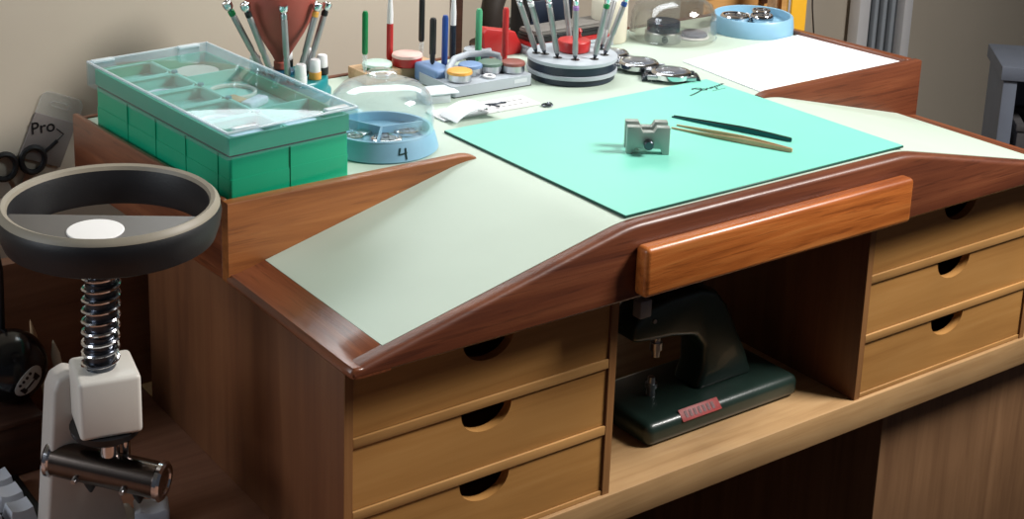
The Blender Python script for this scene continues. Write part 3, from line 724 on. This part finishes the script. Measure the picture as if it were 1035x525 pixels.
MB().lathe([(0, 0), (1.9, 0), (2.0, .2), (2.0, 4.4), (1.6, 5.2), (.8, 5.6), (.8, 6.2), (0, 6.2)], 28).obj('body', CREAM, t)
MB().lathe([(0, 6.2), (.95, 6.2), (.95, 7.3), (.8, 7.5), (0, 7.5)], 20).obj('cap', WHITEP, t)
t = thing('wooden_box', 'tan wooden box behind the rear dome and blue tray', 'box', (79.0, 47.0, 0.01))
MB().box(0, 15.5, 0, 4, 0, 25.0, .2).obj('body', TANWOOD, t); MB().box(-.3, 15.8, -.3, 4.3, 25.0, 29.8, .2).obj('lid', CARD, t)
m = MB(); m.box(9.5, 10.6, -.55, -.28, 23.4, 25.9, .1); m.obj('clasp', plain('dark_clasp', (84, 56, 40), .4, .4), t)
t = thing('wooden_post', 'pale wooden strip standing left of the yellow card', 'strip', (85.6, 41.6, .01))
MB().box(0, 1.1, 0, 1.4, 0, 42, .1).obj('strip', LIGHTWOOD, t)
t = thing('yellow_card', 'yellow card folder standing upright beyond the right bench rim', 'folder', (86.2, 39.6, .01))
MB().box(0, 2.6, 0, .25, 0, 40, .05).obj('cover', YELLOW, t); MB().box(.05, 2.4, .25, .6, .2, 39.6).obj('sheets', PAPER, t); MB().box(0, 2.6, .6, .8, 0, 40, .05).obj('cover', YELLOW, t)
m = MB(); m.tube([(0, 0, 0), (.1, .3, 10), (.5, .2, 20), (-.4, .1, 24), (-.7, .2, 28), (-.2, .1, 34), (.4, .1, 40)], .09, 6)
tag(m.obj('cable', BLACKP, None, (91.0, 40.2, .1)), 'thin black cable hanging beside the yellow card', 'cable')
# small plant-like ornament far behind, dark
t = thing('slender_ornament', 'dark slender ornament beyond the wall corner behind the red pen', 'ornament', (66.6, 72.0, -ZT))
MB().lathe([(0, 0), (7, 0), (7, 1), (1, 2), (1, 86), (3.5, 88), (3.5, 88.6), (0, 88.6)], 24).obj('plinth', DARKWOOD, t)
m = MB(); m.tube([(-1, 0, 88.6), (-1.1, 0, 91), (-.6, 0, 94), (1.2, 0, 96.5), (2.6, 0, 98.6), (3.4, 0, 100)], [.7, 1.5, 1.5, .9, .6, .15], 10); m.tube([(-.8, 0, 92), (1.8, 0, 91), (4.2, 0, 91.2)], [1, .8, .2], 8)
m.obj('figure', plain('dark_figure', (58, 52, 48), .6), t)

# ------------------------------------------------------------------ watches
def watch(label, loc, rz, r, band='bracelet'):
    t = thing('watch', label, 'watch', loc, rz, 'watches on the bench')
    MB().lathe([(0, .25), (r*.9, .25), (r, .4), (r, .85), (r*.93, 1.0), (r*.9, 1.02), (r*.82, 1.05), (r*.78, .9), (0, .9)], 36).obj('case', CHROME, t)
    MB().lathe([(0, .9), (r*.78, .9), (r*.78, .93), (0, .93)], 32).obj('dial', DIAL, t)
    m = MB(); m.box(-.06, .06, -.1, r*.6, .94, .97); m.box(-.05, .05, -.1, r*.45, .94, .97, M=Matrix.Rotation(2.1, 4, 'Z')); m.obj('hands', CHROME, t)
    MB().lathe([(r*.8, .98), (r*.7, 1.12), (r*.3, 1.2), (0, 1.21)], 32, cap=False).obj('crystal', DOME, t)
    for sx in (-1, 1):
        for sy in (-1, 1): MB().prism([(sx*r*.5, sy*r*.7), (sx*r*.72, sy*r*.6), (sx*r*.62, sy*r*1.2), (sx*r*.46, sy*r*1.2)], .3, .75, 'z', .06).obj('lug', STEEL, t)
    MB().cyl((r*.95, 0, .62), (r*1.18, 0, .62), r*.14, r*.14, 12).obj('crown', STEEL, t)
    m = MB()
    for k in range(7):   # links curl under the case
        a = math.radians(20+k*30)
        for s in (-1, 1):
            y = s*(r*1.15+.35*math.sin(a)*1.2 if k < 3 else r*1.1-.45*(k-3)); z = .45 if k == 0 else max(.02, .45-.2*k)
            m.box(-r*.45, r*.45, y-.2, y+.2, z, z+.2, .06)
    m.obj('bracelet', STEEL if band == 'bracelet' else DSTEEL, t)
    return t
watch('steel watch nearest the turquoise mat corner, with a dark band', (53.3, 25.2, HL), .9, 2.0, 'dark')
watch('steel watch with its bracelet in the middle of the row of three', (52.9, 29.6, HL), .5, 2.05)
watch('steel watch tucked behind the grey and black stand', (52.9, 33.9, HL), .2, 1.9)

# ------------------------------------------------------------------ things on the mat
HM = HL+.235
t = thing('movement_block', 'grey metal movement vice with a central screw on the turquoise mat', 'movement vice', (35.9, 9.6, HM), math.radians(-36))
def jaw(y0, y1, x0, x1):
    # front view outline: two uprights, stepped saddle on top, arch between the feet below
    w = (x1-x0)/2; c = (x0+x1)/2
    pts = [(c-w, 0), (c-w+.55, 0), (c-w+.75, .5), (c+w-.75, .5), (c+w-.55, 0), (c+w, 0), (c+w, 2.4), (c+w-1.1, 2.4), (c+w-1.35, 1.95), (c-w+1.35, 1.95), (c-w+1.1, 2.4), (c-w, 2.4)]
    m = MB(); m.prism(pts, y0, y1, 'y', .05, 2); return m
jaw(-1.0, -.2, -1.8, 1.8).obj('jaw', NICKEL, t); jaw(.6, 1.4, -1.8, 1.8).obj('jaw', NICKEL, t)
m = MB(); m.cyl((0, -1.5, 1.0), (0, 1.2, 1.0), .3, .3, 16); m.obj('screw', DSTEEL, t)
m = MB(); m.cyl((0, -1.75, 1.0), (0, -1.0, 1.0), .42, .42, 18, .08); m.obj('knob', DSTEEL, t)
m = MB(); m.cyl((-1.1, -.3, 1.25), (-1.1, .6, 1.25), .2); m.cyl((1.1, -.3, 1.25), (1.1, .6, 1.25), .2); m.obj('guide_rod', STEEL, t)
def tweezers(label, tip, end, gap, mat, w=.42, z=.08):
    tip, end = Vector(tip), Vector(end); v = end-tip; L = v.length
    t = thing('tweezers', label, 'tweezers', tuple(end), math.atan2(-v.y, -v.x))
    for s in (-1, 1):
        n = 14; m = MB(); tm = bmesh.new(); rings = []
        for i in range(n+1):
            f = i/n; x = L*f
            off = s*(gap*min(1, f*1.6)*(1-.25*f)+.06)
            hw = w*(.8+.2*min(1, f*4))*(1 if f < .4 else 1-.75*(f-.4)/.6)/2
            # arms lie one over the other: spread sideways in the plane of the mat
            rings.append([tm.verts.new((x, off-.06, z+.02)), tm.verts.new((x, off+.06, z+.02)), tm.verts.new((x, off+.06, z+.02+2*hw)), tm.verts.new((x, off-.06, z+.02+2*hw))])
        for a, b in zip(rings, rings[1:]):
            for k in range(4): tm.faces.new((a[k], a[(k+1) % 4], b[(k+1) % 4], b[k]))
        tm.faces.new(rings[0]); tm.faces.new(rings[-1]); bmesh.ops.recalc_face_normals(tm, faces=tm.faces)
        m.add(tm); m.obj('arm', mat, t)
    MB().box(-.1, .9, -.12, .12, z+.02, z+w*.8, .04).obj('joint', mat, t)
    return t
tweezers('dark steel tweezers lying on the turquoise mat', (44.5, 15.5, HM), (48.4, 4.9, HM), .16, plain('tweezer_dark', (30, 70, 74), .3, .9), .42, .0)
tweezers('bronze tweezers lying on the turquoise mat in front of the dark pair', (42.5, 13.2, HM), (46.3, 2.9, HM), .6, BRONZE, .42, .0)
t = thing('clasp_link', 'tiny steel ring lying behind the turquoise mat', 'ring', (37.0, 24.6, HL))
MB().tube([(.4*math.cos(2*PI*i/18), .4*math.sin(2*PI*i/18), .12) for i in range(18)], .1, 6, True).obj('link', DSTEEL, t)
MB().tube([(.4+.25*math.cos(2*PI*i/14), .25*math.sin(2*PI*i/14), .14+.12*math.sin(2*PI*i/14)) for i in range(14)], .07, 6, True).obj('loop', DSTEEL, t)
# folded chart strip of white card
t = thing('gauge_strip', 'white printed card strip with a raised curled end behind the turquoise mat', 'card strip', (25.9, 25.5, HL), math.radians(-1))
xs_ = [0, 3.2, 6, 8, 10.6]
m = MB(); m.box(0, 10.9, 0, 3.1, 0, .18, .04); m.obj('strip', WHITEP, t)
m = MB()
for r in range(2):
    for k in range(9): m.box(4.3+.68*k, 4.72+.68*k, .75+1.1*r, .82+1.1*r, .18, .2); m.box(4.5+.68*k, 4.54+.68*k, .5+1.1*r, 1.2+1.1*r, .18, .2)
m.obj('scale_print', plain('print_grey_ink', (140, 140, 140), .6), t)
m = MB(); m.grid([.3+.45*i for i in range(12)], [-1.6, -.6, .4, 1.2], lambda x, y: .35+1.0*math.sin(PI*min(1, (x-.3)/5.2))**.8, .06)
m.obj('curled_flap', PAPER, t)
m = MB(); m.tube([(5.4, 1.8, .3), (6.0, 1.2, .45), (6.8, 1.1, .4), (7.5, 1.5, .3), (8.0, 1.3, .3)], .09, 6); m.tube([(5.2, .6, .3), (5.9, .9, .5), (6.6, .4, .35)], .08, 6)
tag(m.obj('spring_bar', DSTEEL, None, (25.9, 25.5, HL)), 'bent dark steel wire lying on the white card strip', 'wire')

# ------------------------------------------------------------------ press in the opening
t = thing('bench_press', 'dark green cast iron bench press standing in the opening between the cabinets', 'press', (31.7, 3.3, 0), math.radians(0))
m = MB(); m.box(.5, 18.9, 0, 8.6, 0, 2.15, .75, 4)
m.obj('base', ENAMEL, t)
m = MB()
pts = [(2.2, 11.6), (.9, 10.4), (.7, 8.7), (2.8, 8.4), (5.2, 8.2), (8.0, 7.6), (9.2, 6.2), (9.3, 4.0), (8.6, 2.0), (15.6, 2.0), (14.6, 4.4), (13.2, 7.0), (11.8, 9.6), (10.3, 11.4), (8.5, 12.0), (5, 12.0)]
m.prism(pts, 2.6, 6.0, 'y', .5, 3); m.obj('arm', ENAMEL, t)
m = MB(); m.box(1.0, 2.3, 2.4, 3.4, 11.0, 12.6, .1); m.obj('plunger_head', plain('grey_tab', (128, 130, 136), .5), t)
m = MB(); m.cyl((4.9, 4.3, 5.8), (4.9, 4.3, 8.8), .36, .36, 14); m.cyl((4.9, 4.3, 6.5), (4.9, 4.3, 7.2), .55, .55, 14); m.obj('spindle', STEEL, t)
m = MB(); m.cyl((4.6, 4.3, 2.1), (4.6, 4.3, 3.9), .42, .32, 14); m.cyl((4.6, 4.3, 2.9), (4.6, 4.3, 3.3), .55, .55, 14); m.obj('anvil', STEEL, t)
m = MB(); m.cyl((2.8, 2.65, 10.4), (2.8, 2.42, 10.4), .2, .2, 12); m.obj('bolt', STEEL, t)
m = MB(); m.cyl((5.8, 4.3, 11.9), (5.8, 4.3, 12.9), .35, .35, 12); m.obj('bolt', STEEL, t)
pm = Matrix.Translation((6.7, .30, 1.93)) @ Matrix.Rotation(math.radians(45), 4, 'X')
m = MB(); m.box(-2.3, 2.3, -.55, .55, .0, .08, .02, M=pm); pl = m.obj('name_plate', REDPLATE, t)
m = MB()
for k in range(7): m.box(-1.8+.52*k, -1.8+.52*k+.3, -.3, .3, .08, .11, M=pm); m.box(-1.8+.52*k+.1, -1.8+.52*k+.2, -.1, .16, .11, .12, M=pm)
m.obj('plate_lettering', plain('plate_letters', (96, 30, 32), .5), t)

# ------------------------------------------------------------------ left desk side
t = thing('ring_stand', 'black ring head on a spring-wrapped column with a white stand, left foreground', 'stand', (-12.4, 13.0, 0))
RC = Vector((1.0, 0, 26.6)); RR = 7.85
m = MB(); m.lathe([(RR-.8, -1.35), (RR-.45, -1.15), (RR-.15, -.3), (RR, .6), (RR-.15, 1.35), (RR-.45, 1.62), (RR-.75, 1.5), (RR-.88, 1.2), (RR-1.1, -1.0), (RR-1.0, -1.35), (RR-.8, -1.35)], 72, c=RC, cap=False)
ring = m.obj('ring_head', BLACKRING, t)
m = MB(); m.lathe([(RR-.1, 1.2), (RR-.16, 1.39), (RR-.45, 1.66), (RR-.75, 1.54), (RR-.86, 1.26)], 72, c=RC, cap=False); m.obj('ring_rim', RINGRIM, ring)
ri = RR-.85
av = math.radians(-38)     # direction that faces the viewer, chord plate fills that side of the ring
seg_pts = arc(0, 0, ri, math.degrees(math.acos(.12))-0, -math.degrees(math.acos(.12)), 36)
m = MB(); m.prism(seg_pts, .25, .75, 'z', .05, 1, M=Matrix.Translation(RC) @ Matrix.Rotation(math.radians(-123), 4, 'Z'))
pl = m.obj('cross_plate', RINGPLATE, ring)
dv_ = Vector((math.cos(math.radians(-127)), math.sin(math.radians(-127)), 0))
pc = RC+dv_*3.75
m = MB(); m.lathe([(0, .75), (1.95, .75), (1.95, .8), (1.9, .84), (0, .85)], 36, c=pc); m.obj('white_button', plain('button_white', (250, 250, 250), .4, var=.0), ring)
m = MB(); m.cyl((-.2, 0, 15.3), (.35, 0, 25.4), 1.05, 1.05, 24)
for k in range(9):
    f = k/9; m.cyl((-.2+.5*f, 0, 15.8+9*f), (-.2+.5*f+.02, 0, 16.2+9*f), 1.15, 1.15, 24)
m.obj('column', DSTEEL, t)
m = MB(); hp = []
for k in range(12*16+1):
    a = k/16*2*PI; f = k/(12*16); hp.append((-.2+.52*f+1.3*math.cos(a), 1.3*math.sin(a), 15.6+9.8*f))
m.tube(hp, .13, 6); m.obj('spring', CHROME, t)
m = MB(); m.box(-2.25, 2.25, -2.25, 2.25, 11.0, 15.6, .35, 3, M=Matrix.Translation((.1, 0, 0)) @ Matrix.Rotation(math.radians(-12), 4, 'Z')); m.obj('joint_block', CUBEP, t)
m = MB(); m.lathe([(0, 9.9), (1.6, 9.9), (2.5, 10.5), (2.6, 11.0), (0, 11.0)], 28); m.obj('swivel_disc', BLACKP, t)
m = MB(); m.cyl((.2, -.2, 7.4), (.2, -.1, 10.4), .75, .75, 18); m.cyl((1.3, -.6, 7.6), (1.3, -.6, 9.5), .3, .3, 12); m.obj('neck', CHROME, t)
A, Bp = Vector((-3.1, 3.3, 7.6)), Vector((2.9, -3.5, 7.1))
m = MB(); m.cyl(A, Bp, 1.35, 1.35, 28); cl = m.obj('clamp_barrel', BLACKCHROME, t)
ax = (Bp-A).normalized()
MB().prof(A-ax*.15, A+ax*.45, [(0, 0), (1.3, 0), (1.5, .3), (1.5, .8), (1.35, 1)], 28).obj('end_ring', CHROME, cl)
MB().prof(Bp-ax*.45, Bp+ax*.15, [(1.35, 0), (1.5, .2), (1.5, .7), (1.3, 1), (1.0, 1), (.9, .8), (0, .8)], 28).obj('end_ring', CHROME, cl)
for f in (.35, .78):
    p = A.lerp(Bp, f)+Vector((0, 0, -1.2)); MB().prof(p, p+Vector((0, 0, -1.0)), [(.6, 0), (.45, .4), (.12, 1)], 12).obj('pointed_foot', BLACKP, cl)
side = Vector((-.35, -.62, 0))
for f in (.3, .72):
    p = A.lerp(Bp, f)+Vector((-.95, -.75, -.5)); MB().cyl(p, p+Vector((-.35, -.3, -.1)), .25, .2, 10).obj('thumb_screw', STEEL, cl)
m = MB(); m.prism([(-4.2, .9), (2.4, .9), (1.2, 6.5), (-.2, 13.0), (-.6, 14.1), (-1.6, 14.5), (-2.6, 14.1), (-3.0, 13.2)], 2.2, 4.4, 'y', .3, 3); m.obj('pedestal', STANDW, t)
m = MB(); m.box(-4.3, 3.5, -2.5, 4.9, 0, .9, .35, 3); m.obj('foot_plate', STANDW, t)
m = MB(); m.cyl((-.4, 1.6, 7.4), (-.4, 2.6, 7.4), .8, .8, 16); m.obj('bracket', STANDW, t)

t = thing('keyboard', 'keyboard with chunky grey white keys at the bottom left corner', 'keyboard', (-20.2, 21.6, 0), math.radians(0))
MB().box(-6, 5.2, -3.2, 4.6, 0, 1.0, .25, 3).obj('case', BLACKP, t)
def keycap(m, x, y, z0=1.0, s=1.05, h=1.2):
    tm = bmesh.new(); n = 6; lo = [tm.verts.new((x+a*s, y+b*s, z0)) for a, b in ((-1, -1), (1, -1), (1, 1), (-1, 1))]
    k = .78; T = [[tm.verts.new((x+(-1+2*i/n)*s*k, y+(-1+2*j/n)*s*k, z0+h-.16*(1-((2*i/n-1)**2)))) for j in range(n+1)] for i in range(n+1)]
    for i in range(n):
        for j in range(n): tm.faces.new((T[i][j], T[i+1][j], T[i+1][j+1], T[i][j+1]))
    tm.faces.new((lo[0], lo[1], *[T[i][0] for i in range(n, -1, -1)])); tm.faces.new((lo[1], lo[2], *[T[n][j] for j in range(n, -1, -1)]))
    tm.faces.new((lo[2], lo[3], *[T[i][n] for i in range(n+1)])); tm.faces.new((lo[3], lo[0], *[T[0][j] for j in range(n+1)]))
    tm.faces.new(list(reversed(lo))); bmesh.ops.recalc_face_normals(tm, faces=tm.faces); m.add(tm)
KEYM = plain('key_grey', (186, 190, 200), .5, var=.03)
for i in range(4):
    for j in range(3):
        m = MB(); keycap(m, -4.3+2.5*i, -1.8+2.5*j); m.obj('key', KEYM, t)
m = MB(); m.prism([(-1.3, 0), (1.3, 0), (1.35, 1.5), (.9, 1.62), (.45, 1.45), (0, 1.38), (-.45, 1.45), (-.9, 1.62), (-1.35, 1.5)], -1.1, 1.1, 'y', .15, 2)
tag(m.obj('saddle_block', KEYM, None, (-8.0, 15.5, 0.0), math.radians(-20)), 'white plastic block with a scooped top beside the stand', 'block')

t = thing('wooden_riser', 'dark wooden box carrying a black ball at the left edge', 'box', (-20, 27.2, 0))
MB().box(-8, 7.6, 0, 8.2, 0, 4.5, .3).obj('body', DARKWOOD, t); MB().box(-8.2, 7.8, -.2, 8.4, 4.5, 5.1, .2).obj('lid', DARKWOOD, t)
t = thing('black_ball', 'glossy black ball with an oval white sticker at the left edge', 'ball', (-13.6, 30.8, 5.1))
m = MB(); m.sphere((0, 0, 3.05), 3.05, n=36); m.obj('ball', plain('black_gloss', (10, 10, 12), .18, var=.1), t)
sd_ = Vector((.2, -.95, -.12)).normalized()   # where the sticker faces
u_ = Vector((0, 0, 1)).cross(sd_).normalized(); v_ = sd_.cross(u_)
ca, sa = math.cos(.75), math.sin(.75)
def on_ball(x, y, r=3.05):
    X = x*ca-y*sa; Y = x*sa+y*ca
    a = sd_ + u_*(X/3.05) + v_*(Y/3.05); return Vector((0, 0, 3.05))+a.normalized()*r
def ball_patch(pts, r, mat, name):
    tm = bmesh.new(); cx = sum(p[0] for p in pts)/len(pts); cy = sum(p[1] for p in pts)/len(pts)
    prev = None; c = tm.verts.new(on_ball(cx, cy, r)); rings = []
    for f in (.33, .66, 1): rings.append([tm.verts.new(on_ball(cx+(p[0]-cx)*f, cy+(p[1]-cy)*f, r)) for p in pts])
    rings.append([tm.verts.new(on_ball(p[0], p[1], 3.03)) for p in pts])
    n = len(pts)
    for k in range(n): tm.faces.new((c, rings[0][k], rings[0][(k+1) % n]))
    for a, b in zip(rings, rings[1:]):
        for k in range(n): tm.faces.new((a[k], b[k], b[(k+1) % n], a[(k+1) % n]))
    bmesh.ops.recalc_face_normals(tm, faces=tm.faces); return MB().add(tm)
stk = ball_patch([(1.6*math.cos(2*PI*i/28), 1.0*math.sin(2*PI*i/28)) for i in range(28)], 3.08, LABELW, 's').obj('sticker', LABELW, t)
mk = ball_patch([(-1.05, -.6), (.9, -.6), (.9, .2), (-1.05, .2)], 3.11, BLACKP, 'm')
for k in range(4): mk.add(ball_patch([(-.7+.42*k+.14*math.cos(2*PI*i/10), .55+.14*math.sin(2*PI*i/10)) for i in range(10)], 3.11, BLACKP, 'd').bm)
mk.obj('emblem', BLACKP, stk)
mk = ball_patch([(-.6, -.08), (.4, -.08), (.4, .04), (-.6, .04)], 3.13, LABELW, 'b'); mk.add(ball_patch([(-.6, -.4), (.4, -.4), (.4, -.28), (-.6, -.28)], 3.13, LABELW, 'b').bm)
mk.obj('emblem_bar', LABELW, stk)
for (x, y, z1, r, mat, lab, dx) in ((-13.2, 34.3, 17.0, .35, BLACKP, 'dark pencil standing behind the black ball', .3), (-9.4, 33.0, 10.8, .3, LIGHTWOOD, 'pale wooden stick leaning behind the black ball', -1.6), (-8.6, 31.0, 9.4, .4, CREAM, 'cream stick leaning behind the white stand', -1.2)):
    t = thing('stick', lab, 'stick', (x, y, 5.11 if x < -12.6 else .01), 0, 'sticks behind the black ball')
    z0 = 5.1 if x < -12.6 else 0
    MB().prof((0, 0, 0), (dx, 0, z1-z0), [(r, 0), (r, .85), (r*.3, .97), (0, 1)], 10).obj('shaft', mat, t)
t = thing('back_board', 'brown wooden board standing on the desk behind the ring stand', 'board', (-22, 36.5, 0))
MB().box(-20, 29.0, 0, 1.6, 0, 14.6, .15).obj('panel', wood('board_wood', (112, 72, 50), (132, 88, 62), (146, 102, 74), 'x', .55, .8, .1), t)

# packet and scissors hanging on the wall
t = thing('tool_packet', 'grey tool packet with a clear hanging tab on the wall at the left', 'packet', (-.9, YW-.12, 21.6), 0)
t.rotation_euler.y = math.radians(24)
m = MB(); m.box(-2.2, 2.2, -.15, .1, -4.6, 0, .05); m.obj('card', GREYPACK, t)
m = MB()
hole = arc(-.75, 1.25, .25, 90, 270, 8)+arc(.75, 1.25, .25, -90, 90, 8)
m.tube([(x, -.1, z) for x, z in hole], .04, 6, True)
ol = [(-2.2, 0)]+arc(-1.4, 1.5, .8, 180, 90, 6)+arc(1.4, 1.5, .8, 90, 0, 6)+[(2.2, 0)]
m.tube([(x, -.1, z) for x, z in ol], .035, 6)
m.prism(ol, -.06, .0, 'y'); m.obj('hang_tab', BAG, t)
cu = bpy.data.curves.new('pro', 'FONT'); cu.body = 'Pro'; cu.size = .017; cu.extrude = .0002
to = bpy.data.objects.new('tmp', cu); COL.objects.link(to); dg = bpy.context.evaluated_depsgraph_get(); me = bpy.data.meshes.new_from_object(to.evaluated_get(dg)); bpy.data.objects.remove(to)
me.materials.clear(); me.materials.append(BLACKP)
o = bpy.data.objects.new('lettering', me); COL.objects.link(o); o.parent = t; o.rotation_euler = (PI/2, math.radians(-24), 0); o.location = Vector((-1.9, -.19, -2.2))*S
m = MB(); m.tube([(0, -.2, -3.6), (.5, -.2, -2.8), (.9, -.2, -2.1)], .2, 8); m.tube([(.9, -.17, -2.1), (1.3, -.17, -1.3), (.4, -.17, -1.0)], .05, 6); m.obj('printed_tool', BLACKP, t)
t = thing('scissors', 'black-handled scissors hanging on the wall at the left edge', 'scissors', (-4.8, YW-.31, 17.8))
m = MB(); m.tube([(1.15*math.cos(2*PI*i/24)+1.35, 0, 1.25*math.sin(2*PI*i/24)) for i in range(24)], .3, 8, True); m.obj('handle', BLACKP, t)
m = MB(); m.tube([(1.15*math.cos(2*PI*i/24)-1.5, 0, 1.25*math.sin(2*PI*i/24)-.2) for i in range(24)], .3, 8, True); m.obj('handle', BLACKP, t)
m = MB(); m.prism([(.6, -1.0), (1.2, -1.3), (-.2, -4), (-1.0, -9), (-.9, -4)], -.1, .1, 'y'); m.prism([(-.9, -1.4), (-1.4, -1.2), (-.3, -4), (.8, -9), (.3, -4)], .12, .32, 'y'); m.obj('blade', STEEL, t)

# ------------------------------------------------------------------ lights
def area(name, loc, target, sx, sy, power, col=(1, 1, 1), spread=180):
    l = bpy.data.lights.new(name, 'AREA'); l.shape = 'RECTANGLE'; l.size = sx*S; l.size_y = sy*S; l.energy = power; l.color = col; l.spread = math.radians(spread)
    o = bpy.data.objects.new(name, l); COL.objects.link(o); o.location = W(*loc)
    d = W(*target)-W(*loc); o.rotation_euler = d.to_track_quat('-Z', 'Y').to_euler(); return o
area('bench_lamp', (40, 46, 54), (38, 20, 24), 66, 10, 1.2, (.93, .98, 1.0), 160)
area('room_lamp', (112, -50, 118), (40, 4, 20), 40, 40, 19.5, (1.0, .965, .92), 145)
area('window_light', (-190, 20, 95), (-10, 10, 10), 70, 90, 6.0, (.86, .93, 1.0), 120)
w = bpy.data.worlds.new('world'); scene.world = w; w.use_nodes = True
bg = w.node_tree.nodes['Background']; bg.inputs['Color'].default_value = (.85, .88, 1, 1); bg.inputs['Strength'].default_value = .05

# ------------------------------------------------------------------ camera (solved from the bench geometry)
cam = bpy.data.cameras.new('camera'); co = bpy.data.objects.new('camera', cam); COL.objects.link(co)
Rw = [[0.8423816, -0.53877283, 0.01081965], [-0.13487864, -0.23023921, -0.96374149], [0.52172884, 0.81037876, -0.26661822]]
right, down, fwd = (Vector(r) for r in Rw)
M3 = Matrix((right, -down, -fwd)).transposed()
co.matrix_world = Matrix.Translation(W(-47.8545, -79.4366, 65.6746)) @ M3.to_4x4()
cam.sensor_fit = 'HORIZONTAL'; cam.sensor_width = 36; cam.lens = 1499.13*36/1035
cam.shift_x = (517.5-391.533)/1035; cam.shift_y = (58.545-262.5)/1035
cam.clip_start = .01
scene.camera = co
vs = scene.view_settings; vs.view_transform = 'Standard'; vs.look = 'None'; vs.gamma = 1; vs.exposure = 0.12; vs.use_curve_mapping = False
